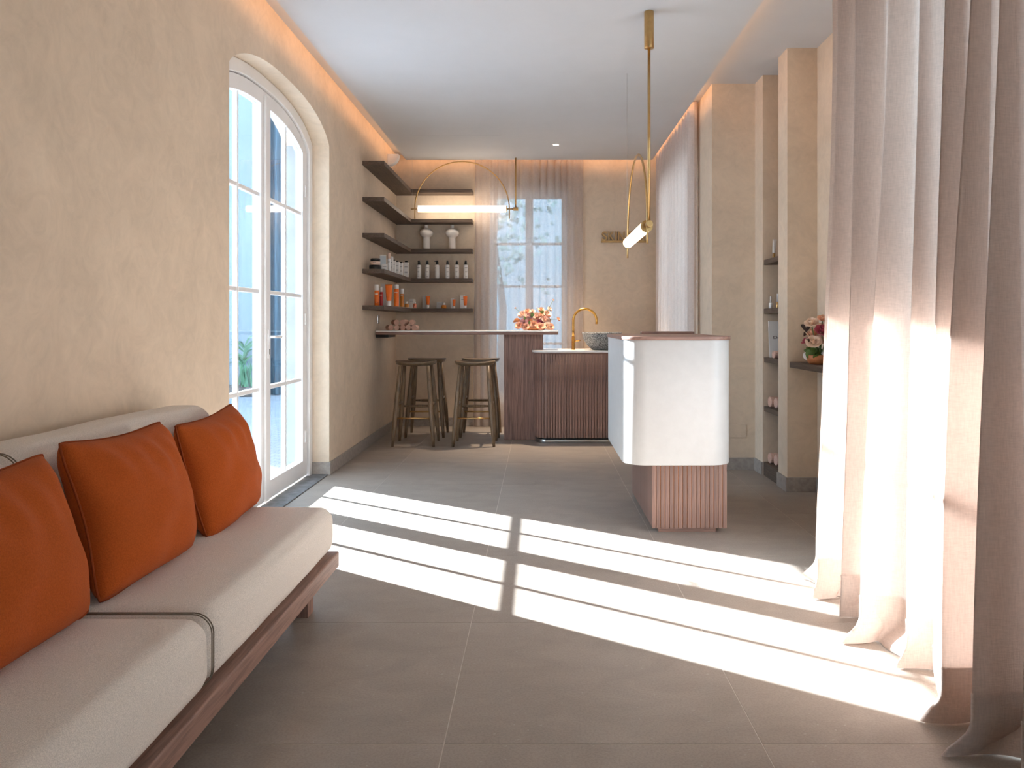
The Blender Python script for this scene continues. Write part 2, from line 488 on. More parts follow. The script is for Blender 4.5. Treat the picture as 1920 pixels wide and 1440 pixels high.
# rear wall behind the camera; its window opening is added to admit fill daylight
wq = MB()
wq.box(-2.0, RX0, YREAR - 0.2, YREAR, 0, ZU); wq.box(RX1, 2.6, YREAR - 0.2, YREAR, 0, ZU)
wq.box(RX0, RX1, YREAR - 0.2, YREAR, 0, 0.1); wq.box(RX0, RX1, YREAR - 0.2, YREAR, RZ1, ZU)
struct(wq.build('wall_rear', 'plaster'))

struct(rbox(-2.0, 2.6, YREAR - 0.2, 9.36, ZU, ZU + 0.2).build('ceiling', 'ceiling'), 'white upper ceiling above the cove gap')
pan = struct(rbox(-1.51, 1.294, YREAR + 0.02, 8.98, ZC, ZC + 0.022).build('ceiling_panel', 'ceiling'), 'lowered white ceiling panel with lit cove edges')
rbox(-1.49, -1.482, YREAR + 0.2, 8.95, ZC + 0.045, ZC + 0.06).build('led_strip', 'led', pan)
rbox(-1.46, 1.26, 8.952, 8.96, ZC + 0.045, ZC + 0.06).build('led_strip', 'led', pan)
rbox(1.266, 1.274, YREAR + 0.2, 8.95, ZC + 0.045, ZC + 0.06).build('led_strip', 'led', pan)

rbox(-1.26, -0.36, 7.80, 8.62, ZC - 0.002, ZC).build('access_panel', 'ceiling', pan)

# skirting
SK = 0.10
b1 = MB(); b1.box(XL, XL + 0.012, DY1 + 0.001, YB, 0, SK); b1.box(-1.775, XL + 0.012, DY1 - 0.012, DY1, 0, SK); b1.box(XL, XL + 0.012, YREAR, DY0, 0, SK)
struct(b1.build('baseboard_left', 'skirt', bevel=0.002))
struct(rbox(XL + 0.013, 1.40, YB - 0.012, YB, 0, SK).build('baseboard_back', 'skirt', bevel=0.002))
b2 = sthing('baseboard_right', 'grey stone skirting around the pilasters')
for a in [(1.395, 1.407, 6.40, 6.98), (1.395, 1.757, 6.388, 6.40), (1.745, 1.757, 6.18, 6.387), (1.745, 1.757, 5.57, 5.78), (1.745, 1.968, 5.558, 5.57), (1.956, 1.968, 4.22, 5.557)]:
    rbox(*a, 0, SK).build('skirting_tile', 'skirt', b2, bevel=0.0015)

# threshold
struct(rbox(-1.80, -1.648, DY0 + 0.01, DY1 - 0.014, -0.02, 0.008).build('trim_1', 'sill', bevel=0.003), 'dark stone door threshold')

# ---------------- arched double door
door = sthing('door_1', 'white arched french door with glazing bars')
def loop(dm, zb, fn, n=24, d0=None):
    d0 = -dm if d0 is None else d0
    top = [dm + (d0 - dm) * (0.5 - 0.5 * math.cos(PI * i / n)) for i in range(n + 1)]
    return [(DYC + d0, zb), (DYC + dm, zb)] + [(DYC + d, fn(d)) for d in top]


FX0, FX1 = -1.86, -1.775
f_out = [(DYC - 0.999, 0.0)] + [(DYC + d * 0.999, arch(d, 1.0, 2.578)) for d in ds] + [(DYC + 0.999, 0.0)]
f_in = [(DYC - 0.925, 0.0)] + [(DYC + d * 0.925, arch(d, 1.0, 2.505)) for d in ds] + [(DYC + 0.925, 0.0)]
MB().xring(f_out, f_in, FX0, FX1, closed=False).build('frame', 'white_paint', door, bevel=0.004)
f_in2 = [(DYC - 0.905, 0.0)] + [(DYC + d * 0.905, arch(d, 1.0, 2.485)) for d in ds] + [(DYC + 0.905, 0.0)]
MB().xring(f_in, f_in2, FX0, FX0 + 0.03, closed=False).build('door_stop', 'white_paint', door)
LX0, LX1, GX = -1.852, -1.795, -1.824
LEAF_TOP = lambda d: arch(d, 0.925, 2.500) - 0.002
GL_TOP = lambda d: arch(d, 0.925, 2.500) - 0.095
MZ = (0.76, 1.397, 2.024)
for sgn in (1, -1):
    sc = lambda pts: [(DYC + sgn * (y - DYC), z) for (y, z) in pts]
    lo = sc(loop(0.918, 0.018, LEAF_TOP, d0=0.002))
    li = sc(loop(0.81, 0.14, GL_TOP, d0=0.09))
    leaf = MB().xring(lo, li, LX0, LX1).build('door_leaf', 'white_paint', door, bevel=0.005)
    if sgn > 0:
        rbox(LX1, LX1 + 0.016, DYC - 0.045, DYC + 0.03, 0.02, 2.68).build('astragal', 'white_paint', leaf, bevel=0.005)
    # glazing bars
    mbar = lambda y0, y1, z0, z1: rbox(GX - 0.016, GX + 0.016, min(y0, y1), max(y0, y1), z0, z1).build('glazing_bar', 'white_paint', leaf, bevel=0.005)
    mbar(DYC + sgn * 0.4375, DYC + sgn * 0.4625, 0.135, GL_TOP(0.45) + 0.01)
    for z in MZ:
        mbar(DYC + sgn * 0.085, DYC + sgn * 0.436, z - 0.014, z + 0.014)
        mbar(DYC + sgn * 0.464, DYC + sgn * 0.815, z - 0.014, z + 0.014)
    zz = [0.14] + list(MZ)
    for (da, db) in ((0.088, 0.438), (0.462, 0.812)):
        for k in range(4):
            z0 = zz[k] + (0.012 if k else -0.002)
            if k < 3:
                poly = [(da, z0), (db, z0), (db, zz[k + 1] - 0.012), (da, zz[k + 1] - 0.012)]
            else:
                top = [db + (da - db) * i / 8 for i in range(9)]
                poly = [(da, z0), (db, z0)] + [(d, GL_TOP(d)) for d in top]
            MB().xprism([(DYC + sgn * d, z) for d, z in poly], GX - 0.003, GX + 0.003).build('pane', 'door_glass', leaf)
    for z in (0.32, 1.22, 2.2):
        yh = DYC + sgn * 0.862
        rbox(LX1, LX1 + 0.010, yh - 0.008, yh + 0.008, z - 0.045, z + 0.045).build('hinge', 'white_paint', leaf, bevel=0.002)
    if sgn > 0:
        h = MB(); h.lathe([(0.0, 0), (0.02, 0), (0.02, 0.012), (0.0, 0.012)], 16)
        ho = MB()
        ho.box(LX1 + 0.016, LX1 + 0.024, DYC - 0.02, DYC + 0.016, 0.96, 1.15)
        ho.tube([(LX1 + 0.02, DYC, 1.10), (LX1 + 0.058, DYC, 1.10), (LX1 + 0.062, DYC + 0.02, 1.10), (LX1 + 0.062, DYC + 0.12, 1.098)], 0.009, 10)
        ho.build('handle', 'white_paint', leaf, bevel=0.002)
        rbox(LX1 + 0.022, LX1 + 0.026, DYC - 0.006, DYC + 0.004, 0.985, 1.02).build('keyhole', 'pack_black', leaf)

# ---------------- back window and right window
def window(name, place, wx, z0, z1, label):
    """window built in local (u along width, v depth, z); place(u, v, z) -> world"""
    root = sthing(name, label)
    def bar(nm, u0, u1, v0, v1, za, zb, m, par):
        p = [place(u0, v0, za), place(u1, v1, zb)]
        return rbox(min(p[0][0], p[1][0]), max(p[0][0], p[1][0]), min(p[0][1], p[1][1]), max(p[0][1], p[1][1]), za, zb).build(nm, m, par)
    bar('frame_side', 0, 0.07, 0, 0.06, z0, z1, 'white_paint', root); bar('frame_side', wx - 0.07, wx, 0, 0.06, z0, z1, 'white_paint', root)
    bar('frame_rail', 0.07, wx - 0.07, 0, 0.06, z1 - 0.09, z1, 'white_paint', root); bar('frame_rail', 0.07, wx - 0.07, 0, 0.06, z0, z0 + 0.10, 'white_paint', root)
    bar('meeting_stile', wx / 2 - 0.045, wx / 2 + 0.045, 0, 0.065, z0 + 0.10, z1 - 0.09, 'white_paint', root)
    zs = [z0 + 0.10, 0.95, 1.62, 2.12, z1 - 0.09]
    for (ua, ub) in ((0.07, wx / 2 - 0.045), (wx / 2 + 0.045, wx - 0.07)):
        for z in zs[1:-1]: bar('glazing_bar', ua, ub, 0.01, 0.045, z - 0.014, z + 0.014, 'white_paint', root)
        for k in range(4): bar('pane', ua, ub, 0.025, 0.031, zs[k] + (0.014 if k else 0), zs[k + 1] - (0.014 if k < 3 else 0), 'glass', root)
    return root


window('window_1', lambda u, v, z: (WX0 + u, 9.24 + v, z), WX1 - WX0, WZ0, WZ1, 'tall white framed window behind the sheer curtain')
window('window_2', lambda u, v, z: (1.60 + v, 7.0 + u, z), 1.70, 0.28, 2.74, 'window behind the side curtain')
struct(rbox(3.6, 3.8, 6.0, 13.9, -0.06, 1.3).build('sky_cut_wall', 'stone_wall_out'), 'added low pale wall cutting the sky light at the side window')  # unseen wall, put here to limit the sky light on the side curtain
window('fill_window_side', lambda u, v, z: (2.12 + v, 1.15 + u, z), 2.40, 0.12, 2.72, 'added fill window behind the foreground curtain')  # unseen window added to brighten the near curtain and the sofa
# unseen rear window, added for fill daylight
rw = sthing('fill_window_rear')
RXM = (RX0 + RX1) / 2
for x in (RX0, RXM - 0.03, RX1 - 0.06): rbox(x, x + 0.06, YREAR - 0.14, YREAR - 0.06, 0.1, RZ1).build('frame_side', 'white_paint', rw)
for (a, b) in ((RX0 + 0.06, RXM - 0.03), (RXM + 0.03, RX1 - 0.06)):
    rbox(a, b, YREAR - 0.14, YREAR - 0.06, 0.1, 0.16).build('frame_rail', 'white_paint', rw)
    rbox(a, b, YREAR - 0.14, YREAR - 0.06, RZ1 - 0.06, RZ1).build('frame_rail', 'white_paint', rw)
    rbox(a, b, YREAR - 0.103, YREAR - 0.097, 0.16, RZ1 - 0.06).build('pane', 'glass', rw)

# ---------------- outside
struct(rbox(-30, -2.0, -20, 14.0, -0.12, -0.06).build('ground_paving', 'paving'), 'grey brick paving outside the door')
struct(rbox(-1.99, 6, 9.37, 14.0, -0.12, -0.06).box(2.61, 6, 0, 9.36, -0.12, -0.06).build('ground_yard', 'paving'))
tag(rbox(-12.8, 6, 14.0, 14.3, -0.06, 6.0).build('garden_wall', 'stone_wall_out'), 'pale rendered garden wall seen through the door glass', 'wall')
tag(rbox(-8.0, -4.75, 13.35, 13.98, -0.055, 0.10).build('planting_bed', 'soil', bevel=0.03), 'low planting bed at the foot of the pale outside wall', 'planting bed')


def leaf_blade(mb, base, tip, wd, bend=0.0, n=5):
    base, tip = Vector(base), Vector(tip)
    d = tip - base; side = d.cross(Vector((0.2, 1, 0.1))).normalized()
    if side.length < 0.1: side = Vector((1, 0, 0))
    v = []; f = []
    for i in range(n + 1):
        t = i / n; wv = wd * math.sin(PI * min(1, 0.12 + 0.88 * t)) ** 0.8 if t < 1 else 0.0004
        p = base + d * t + Vector((0, 0, bend * math.sin(PI * t)))
        v += [p - side * wv, p + Vector((0, -wv * 0.3, 0)), p + side * wv]
    for i in range(n):
        a = i * 3
        f += [(a, a + 1, a + 4, a + 3), (a + 1, a + 2, a + 5, a + 4)]
    mb.add(v, f, True)


def garden_plant(loc, h, n, label, spread, seed, grass=False):
    rnd = random.Random(seed)
    t = thing('garden_plant', label, 'plant', loc)
    if not grass:
        top = Vector((0.06, 0, h * 0.72))
        st = MB(); st.tube([(0, 0, 0), (0.0, 0, h * 0.3), top], [0.012, 0.010, 0.006], 6); st.build('stem', 'leaf_out', t)
        for i in range(n):
            a = rnd.random() * 2 * PI; k = 0.3 + 0.7 * rnd.random()
            b = top * k; mb = MB()
            leaf_blade(mb, b, b + Vector((math.cos(a) * spread, math.sin(a) * spread * 0.6, 0.04 + spread * 0.65 * rnd.random())), 0.018, 0.05)
            mb.build('leaf', 'leaf_out', t)
    else:
        for i in range(n):
            a = rnd.random() * 2 * PI; r = rnd.random() * spread
            b = Vector((math.cos(a) * r, math.sin(a) * r * 0.5, 0)); mb = MB()
            leaf_blade(mb, b, b + Vector((rnd.uniform(-.12, .12), rnd.uniform(-.08, .08), h * rnd.uniform(0.5, 1))), 0.018, 0.0)
            mb.build('leaf', 'leaf_out', t)
    return t


garden_plant((-5.17, 13.7, 0.106), 0.95, 26, 'tall narrow-leaved shrub in the outside planting bed', 0.26, 1)
garden_plant((-4.98, 13.45, 0.106), 0.45, 34, 'tuft of upright green blades right of the tall outside shrub', 0.22, 2, True)
garden_plant((-5.62, 13.5, 0.106), 0.40, 30, 'tuft of green blades left of the tall outside shrub', 0.2, 3, True)

# slate blue drape outside
def sheet(fn, nu, nv):
    v = [fn(i / nu, j / nv) for j in range(nv + 1) for i in range(nu + 1)]
    f = [(j * (nu + 1) + i, j * (nu + 1) + i + 1, (j + 1) * (nu + 1) + i + 1, (j + 1) * (nu + 1) + i) for j in range(nv) for i in range(nu)]
    return MB().add(v, f, True)


o = sheet(lambda u, v: (-4.74 + 0.62 * u, 13.72 + 0.05 * math.sin(u * 34 + 2 * math.sin(u * 9)), -0.05 + 5.3 * v), 90, 4).build('outdoor_drape', 'blue_drape')
tag(o, 'slate blue drape hanging outside behind the right door leaf', 'drape')
# tree behind the back window
rt = random.Random(5)
tr = thing('garden_tree', 'leafy tree outside seen faintly through the sheer back curtain', 'tree', (-0.62, 12.6, -0.06))
MB().tube([(0, 0, 0), (0.05, 0, 1.5), (-0.1, 0.1, 2.6), (0.05, 0, 3.6)], [0.07, 0.06, 0.04, 0.02], 8).build('trunk', 'soil', tr)
fol = MB()
for i in range(380):
    p = Vector((rt.gauss(0, 0.42), rt.gauss(0, 0.3), 2.9 + rt.gauss(0, 0.55)))
    if p.z < 1.7: continue
    q = p + Vector((rt.uniform(-1, 1), rt.uniform(-1, 1), rt.uniform(-1, 0.6))).normalized() * 0.13
    leaf_blade(fol, p, q, 0.035, 0.01, 2)
fo = fol.build('foliage', 'leaf_haze', tr); fo['kind'] = 'stuff'

# ================================================================== CURTAINS
def curtain(name, label, fn, nu, z0, z1, nv, m, hem=0.17, z_split=None):
    """fn(u, z) -> (x, y); cloth sheet from z0 to z1 with a doubled hem as a part"""
    root = thing(name, label, 'curtain', (*fn(0.5, z0), 0), 0, 'linen curtains')
    ox, oy = root.location.x, root.location.y
    zs = [z0 + (z1 - z0) * ((j / nv) ** 1.5) for j in range(nv + 1)]
    def pt(i, j, grow=0.0):
        u = i / nu; z = zs[j]
        x, y = fn(u, z)
        return (x - ox, y - oy, z)
    cl = sheet(lambda u, v: pt(round(u * nu), round(v * nv)), nu, nv).build('cloth', m, root)
    # hem: second layer just in front of the cloth at its foot
    nh = 8
    def hp(u, v):
        z = z0 + hem * v
        x, y = fn(u, z); x2, y2 = fn(min(1, u + 0.002), z)
        tx, ty = x2 - x, y2 - y; L = math.hypot(tx, ty) or 1
        return (x - ox - ty / L * 0.003, y - oy + tx / L * 0.003, z + 0.001)
    h = sheet(hp, nu, nh).build('hem', m, root)
    # stitched line along the hem
    n2 = nu
    def sp(u, v):
        z = z0 + hem - 0.004 + 0.008 * v
        x, y = fn(u, z); x2, y2 = fn(min(1, u + 0.002), z)
        tx, ty = x2 - x, y2 - y; L = math.hypot(tx, ty) or 1
        k = 0.004
        return (x - ox - ty / L * k, y - oy + tx / L * k, z)
    sheet(sp, n2, 1).build('hem_seam', m, root)
    return root


def smooth(a, b, x):
    t = max(0, min(1, (x - a) / (b - a))); return t * t * (3 - 2 * t)


def near_curtain(u, z):
    y = 3.60 - 2.5 * u
    k = 1 - smooth(0.0, 2.6, z)                 # 1 at the floor
    th = 2 * PI * (y / 0.235 + 0.07 * math.sin(y * 4.3 + 0.5) + 0.05 * math.sin(y * 9.7) - 0.6 * max(0.0, 2.5 - y) / 0.235)
    A = (0.050 + 0.026 * k) * (1 + 0.25 * math.sin(y * 6.1 + 1))
    sk = th - 0.75 * math.sin(th)               # steeper on the side turned to the room's near end
    x = 1.335 - 0.040 * k + A * math.cos(sk) + 0.010 * math.cos(2.7 * th + 1.0) * (1 - 0.4 * k)
    x += 0.030 * k * math.sin(2 * PI * y / 0.62 + 0.4) + 0.006 * math.sin(y * 31 + z * 1.7)
    yy = y + (0.030 + 0.018 * k) * math.sin(th + 0.4) + 0.012 * math.sin(z * 1.9 + y * 5)
    # the cloth is a little too long and breaks on the floor
    fl_ = 1 - smooth(0.0, 0.12, z)
    x -= (0.035 + 0.045 * math.sin(y * 9.0 + 0.6)) * fl_ * fl_
    yy -= 0.035 * fl_ * math.sin(y * 13.0)
    yy += 0.05 * (1 - smooth(0.0, 0.4, u)) * (1 - smooth(0.0, 0.9, z))
    return x, yy


curtain('curtain', 'long linen curtain in the foreground, partly lit by sun, beside the bouquet shelf', near_curtain, 520, 0.004, 3.12, 60, 'linen')


def side_curtain(u, z):
    y = 6.84 + 2.06 * u
    k = 1 - smooth(0, 2.6, z)
    ph = 2 * PI * (u * 14 + 0.35 * math.sin(u * 11))
    x = 1.349 - 0.012 * k + 0.036 * math.sin(ph) + 0.007 * math.sin(2 * ph + 1) + 0.010 * k * math.sin(u * 21)
    return x, y + 0.02 * math.sin(ph + 1.3) - 0.03 * k * (1 - u)


curtain('curtain', 'linen curtain hanging along the side wall behind the white desk', side_curtain, 340, 0.004, 3.12, 16, 'linen_side')


def back_curtain(u, z):
    k = 1 - smooth(0, 2.8, z)
    x = -0.742 + 1.262 * u - 0.02 * k * (1 - u)
    sp = 0.45 + 0.55 * smooth(0.1, 0.4, u) * (1 - smooth(0.75, 0.98, u))
    ph = 2 * PI * (u * 13 + 0.5 * math.sin(u * 8) + 0.1 * math.sin(u * 31))
    y = 9.047 + 0.030 * sp * math.sin(ph) + 0.005 * math.sin(2.1 * ph)
    return x + 0.012 * math.sin(ph + 1.2), y


curtain('curtain', 'sheer curtain drawn across the blue-lit window on the back wall', back_curtain, 300, 0.004, 3.12, 16, 'linen_sheer')

# ================================================================== SOFA
sofa = thing('sofa', 'low oatmeal upholstered sofa bench on a dark walnut plinth frame', 'sofa', (-1.2, 2.1, 0))
SO = (-1.2, 2.1)
def sofa_box(nm, x0, x1, y0, y1, z0, z1, m, bev, par=sofa, seg=4):
    b = rbox(x0 - SO[0], x1 - SO[0], y0 - SO[1], y1 - SO[1], z0, z1).build(nm, m, par, bevel=bev, seg=seg)
    return b


SY0, SYM, SY1 = 0.84, 2.10, 3.36
sofa_box('frame', -1.60, -0.852, SY0, SY1 + 0.005, 0.152, 0.218, 'walnut_y', 0.006)
sofa_box('under_rail', -1.52, -0.93, SY0 + 0.1, SY1 - 0.13, 0.10, 0.152, 'walnut_y', 0.003)
for y in (SY0 + 0.1, 1.52, SY1 - 0.18):
    for x in (-1.50, -1.00):
        sofa_box('leg', x, x + 0.07, y, y + 0.075, 0, 0.152, 'walnut_v', 0.003)


def puffy(x0, x1, y0, y1, z0, z1, rad, bulge, n=26, lean=0.0, dents=()):
    """rounded upholstered block with slightly crowned faces"""
    bm = bmesh.new(); bmesh.ops.create_cube(bm, size=1.0)
    bmesh.ops.subdivide_edges(bm, edges=bm.edges[:], cuts=n, use_grid_fill=True)
    hx, hy, hz = (x1 - x0) / 2, (y1 - y0) / 2, (z1 - z0) / 2
    for vt in bm.verts:
        p = Vector((vt.co.x * 2, vt.co.y * 2, vt.co.z * 2))
        # remap so that vertices cluster near the edges
        q = Vector([math.copysign(1 - (1 - abs(c)) ** 1.0, c) for c in p])
        w = Vector((q.x * hx, q.y * hy, q.z * hz))
        c = Vector((max(-hx + rad, min(hx - rad, w.x)), max(-hy + rad, min(hy - rad, w.y)), max(-hz + rad, min(hz - rad, w.z))))
        d = w - c
        if d.length > 1e-6:
            w = c + d.normalized() * min(rad, d.length) if d.length > rad else w
        cx = (1 - p.x ** 2); cy_ = (1 - p.y ** 2); cz = (1 - p.z ** 2)
        if abs(p.z) > 0.999: w.z += math.copysign(bulge * cx ** 0.7 * cy_ ** 0.35, p.z)
        if abs(p.x) > 0.999: w.x += math.copysign(bulge * cz ** 0.7 * cy_ ** 0.35, p.x)
        if abs(p.y) > 0.999: w.y += math.copysign(bulge * 0.25 * cz * cx, p.y)
        w.x += -lean * (w.z + hz)
        for (dy, dz, s, amp) in dents:
            if p.x > 0.2 or abs(p.z) > 0.99:
                w.x -= amp * math.exp(-((w.y - dy) ** 2 + (w.z - dz) ** 2) / (2 * s * s))
        w += Vector(noise.noise_vector(Vector((w.x * 5 + x0, w.y * 5 + y0, w.z * 5)))) * 0.003
        vt.co = w + Vector(((x0 + x1) / 2, (y0 + y1) / 2, (z0 + z1) / 2))
    me = bpy.data.meshes.new('puffy'); bm.to_mesh(me); bm.free()
    me.polygons.foreach_set('use_smooth', [True] * len(me.polygons))
    return me


for (a, b) in ((SY0, SYM - 0.002), (SYM + 0.002, SY1)):
    s = link('seat_cushion', puffy(-1.44 - SO[0], -0.868 - SO[0], a - SO[1], b - SO[1], 0.219, 0.416, 0.055, 0.008, 40), 'sofa', sofa)
    # piping round the end seams
    for ye in ((b,) if a == SY0 else (a,)):
        X0, X1, Z0, Z1, r = -1.44, -0.868, 0.219, 0.416, 0.052
        pts = [(X0 + r, Z0)]
        path = [(X1 - r + r * math.sin(R(t)), Z0 + r - r * math.cos(R(t))) for t in range(0, 91, 15)] + \
               [(X1 - r + r * math.cos(R(t)), Z1 - r + r * math.sin(R(t))) for t in range(0, 91, 15)] + [(X0 + r, Z1)]
        off = -0.012 if ye == b else 0.012
        MB().tube([(x - SO[0], ye + off * 0.3 - SO[1], z) for x, z in path], 0.0019, 6).build('piping', 'sofa_seam', s)
for i, (a, b) in enumerate(((SY0, SYM - 0.002), (SYM + 0.002, SY1))):
    dents = [(0.10, 0.10, 0.12, 0.035), (-0.42, 0.12, 0.14, 0.02)] if i else [(0.2, 0.1, 0.14, 0.02)]
    bk = link('back_cushion', puffy(-1.555 - SO[0], -1.345 - SO[0], a - SO[1], b - SO[1], 0.40, 0.842, 0.062, 0.010, 40, 0.09, dents), 'sofa', sofa)
    ye = a + 0.004 if i else b - 0.004
    X0, X1, Z0, Z1, r = -1.555, -1.345, 0.42, 0.842, 0.06
    L = lambda x, z: x - 0.09 * (z - 0.40)
    path = [(X1, Z0)] + [(X1 - r + r * math.cos(R(t)), Z1 - r + r * math.sin(R(t))) for t in range(0, 91, 15)] + [(X0 + r, Z1)]
    MB().tube([(L(x, z) - SO[0], ye - SO[1], z) for x, z in path], 0.0019, 6).build('piping', 'sofa_seam', bk)

# throw cushions
def pillow(wd, ht, th, seed, n=34):
    rnd = random.Random(seed)
    def prof(u, v):
        e = max(0.0, (1 - abs(u) ** 2.6)) ** 0.55 * max(0.0, (1 - abs(v) ** 2.6)) ** 0.55
        return e
    verts = []; faces = []
    ox = rnd.random() * 20
    def pos(i, j, s):
        u = -1 + 2 * i / n; v = -1 + 2 * j / n
        x = u * wd / 2 * (1 - 0.05 * (1 - v * v) - 0.045 * abs(u * v) ** 6); z = v * ht / 2 * (1 - 0.065 * (1 - u * u) - 0.045 * abs(u * v) ** 6)
        x += 0.010 * math.sin(3 * v + seed); z -= 0.010 * (1 - u * u)
        t = th / 2 * prof(u, v)
        wr = noise.noise(Vector((u * 2.2 + ox, v * 2.2, s))) * 0.014 * prof(u, v)
        # gathers pulled from the corners
        wr += 0.006 * math.sin(7 * (u + v) + seed) * (abs(u * v)) * prof(u, v) * 2
        wr += 0.007 * math.sin(16 * u + seed * 2 + 3 * v) * max(0, v) ** 2 * (1 - v) * prof(u, v) * 6
        return (x, s * (t + wr), z)
    N = n + 1
    for s in (-1, 1):
        base = len(verts)
        for j in range(N):
            for i in range(N): verts.append(pos(i, j, s))
        for j in range(n):
            for i in range(n):
                q = (base + j * N + i, base + j * N + i + 1, base + (j + 1) * N + i + 1, base + (j + 1) * N + i)
                faces.append(q if s < 0 else q[::-1])
    edge = []
    for i in range(n): edge.append(pos(i, 0, 1))
    for j in range(n): edge.append(pos(n, j, 1))
    for i in range(n, 0, -1): edge.append(pos(i, n, 1))
    for j in range(n, 0, -1): edge.append(pos(0, j, 1))
    edge.append(edge[0])
    return MB().add(verts, faces, True), edge


for (lab, yc, xb, wd, ht, rz, lean, tilt, seed) in (
        ('rust orange throw cushion cut off by the left edge of the photo', 1.815, -1.20, 0.60, 0.455, 90, -16, 0, 3),
        ('rust orange throw cushion in the middle of the three on the sofa', 2.455, -1.20, 0.61, 0.465, 91, -15, 1.5, 8),
        ('rust orange throw cushion at the far end of the sofa, beside the door', 3.105, -1.195, 0.60, 0.445, 92, -15, -2, 5)):
    c = thing('throw_cushion', lab, 'cushion', (xb, yc, 0.412), 0, 'rust throw cushions')
    mb, edge = pillow(wd, ht, 0.22, seed)
    body = mb.build('cushion_cover', 'rust', c)
    # local: width along x, up z, front is -y (faces the room after the turn)
    mw = Matrix.Rotation(R(rz), 4, 'Z') @ Matrix.Rotation(R(lean), 4, 'X') @ Matrix.Rotation(R(tilt), 4, 'Y') @ Matrix.Translation((0, 0, ht / 2))
    body.matrix_local = mw
    pp = MB().tube(edge, 0.0035, 6, False).build('piping', 'rust_seam', body)

# ================================================================== RECEPTION DESK
desk = thing('reception_desk', 'white rounded reception desk on a slatted walnut base with walnut top', 'desk', (0.77, 4.89, 0))
DO = (0.77, 4.89)
def rounded(x0, x1, y0, y1, r, n=10):
    return arc(x0 + r, y0 + r, r, 180, 270, n) + arc(x1 - r, y0 + r, r, 270, 360, n) + arc(x1 - r, y1 - r, r, 0, 90, n) + arc(x0 + r, y1 - r, r, 90, 180, n)


def off(poly, o): return [(p[0] - o[0], p[1] - o[1]) for p in poly]


MB().prism(off(rounded(0.47, 1.072, 4.33, 5.45, 0.125, 14), DO), 0.408, 1.098, True).build('body', 'desk_white', desk, bevel=0.004)
MB().prism(off(rounded(0.462, 1.08, 4.322, 5.458, 0.13, 14), DO), 1.098, 1.117, True).build('desk_top', 'walnut_x', desk, bevel=0.002)
rbox(0.70 - DO[0], 1.06 - DO[0], 5.36 - DO[1], 5.44 - DO[1], 1.117, 1.134).build('rear_ledge', 'walnut_x', desk, bevel=0.002)
BX0, BX1, BY0, BY1 = 0.652, 1.060, 4.482, 5.44
core = rbox(BX0 - DO[0], BX1 - DO[0], BY0 - DO[1], BY1 - DO[1], 0.03, 0.408).build('base', 'walnut_gap', desk)
rbox(BX0 + 0.03 - DO[0], BX1 - 0.05 - DO[0], BY0 + 0.015 - DO[1], BY1 - 0.03 - DO[1], 0, 0.03).build('plinth', 'walnut_x', desk)
nf = 17; pf = (BX1 - BX0 + 0.02) / nf
slat = rbox(-pf / 2 + 0.002, pf / 2 - 0.002, -0.006, 0.0, 0.026, 0.407).mesh('slat')
for i in range(nf):
    link('slat', slat, 'walnut_v', core, loc=(BX0 - 0.01 + pf * (i + 0.5) - DO[0], BY0 - DO[1], 0))
ns = 40; ps = (BY1 - BY0) / ns
slat2 = rbox(-0.006, 0.0, -ps / 2 + 0.0015, ps / 2 - 0.0015, 0.026, 0.407).mesh('slat')
for i in range(ns):
    link('slat', slat2, 'walnut_v', core, loc=(BX0 - DO[0], BY0 + ps * (i + 0.5) - DO[1], 0))

# ================================================================== BAR
bar = thing('bar_counter', 'thin bar counter with white top on a walnut panel leg', 'counter', (-0.15, 8.15, 0))
BO = (-0.15, 8.15)
wo = rbox(XL + 0.004 - BO[0], 0.198 - BO[0], 7.922 - BO[1], 8.36 - BO[1], 1.074, 1.102).build('counter_core', 'walnut_x', bar, bevel=0.003)
rbox(XL + 0.004 - BO[0], 0.198 - BO[0], 7.92 - BO[1], 8.36 - BO[1], 1.102, 1.116).build('counter_top', 'solid_white', bar, bevel=0.003)
rbox(-0.354 - BO[0], 0.046 - BO[0], 8.05 - BO[1], 8.30 - BO[1], 0, 1.074).build('panel_leg', 'walnut_v', bar, bevel=0.003)
rbox(XL + 0.004 - BO[0], XL + 0.13 - BO[0], 7.94 - BO[1], 8.34 - BO[1], 1.045, 1.074).build('wall_bracket', 'pack_black', bar, bevel=0.003)

# sink island
isl = thing('sink_island', 'low walnut slatted sink unit with white top and rounded corner', 'cabinet', (0.58, 8.12, 0))
IO = (0.58, 8.12)
def island_poly(g, r):
    return arc(-0.045 - g + r, 7.815 - g + r, r, 180, 270, 12) + [(1.21, 7.815 - g), (1.21, 8.45), (0.05, 8.45), (0.05, 8.046), (-0.045 - g, 8.046)]


body = MB().prism(off(island_poly(-0.012, 0.13), IO), 0.05, 0.885, True).build('body', 'walnut_x', isl)
MB().prism(off(island_poly(0.0, 0.13), IO), 0.885, 0.898, True).build('top_rail', 'walnut_x', isl)
MB().prism(off(island_poly(0.022, 0.15), IO), 0.898, 0.918, True).build('worktop', 'solid_white', isl, bevel=0.003)
MB().prism(off(island_poly(-0.012, 0.12), IO), 0.0, 0.035, True).build('plinth', 'steel', isl, bevel=0.002)
MB().prism(off(island_poly(-0.025, 0.12), IO), 0.035, 0.05, True).build('shadow_gap', 'pack_black', isl)
path = [(-0.045 + 0.012, 8.04)] + arc(-0.033 + 0.13, 7.827 + 0.13, 0.13, 180, 270, 16) + [(1.205, 7.827)]
segs = []; acc = 0.0
for a, b in zip(path[:-1], path[1:]):
    L = math.hypot(b[0] - a[0], b[1] - a[1]); segs.append((acc, L, a, b)); acc += L
pit = 0.0275; nsl = int(acc / pit)
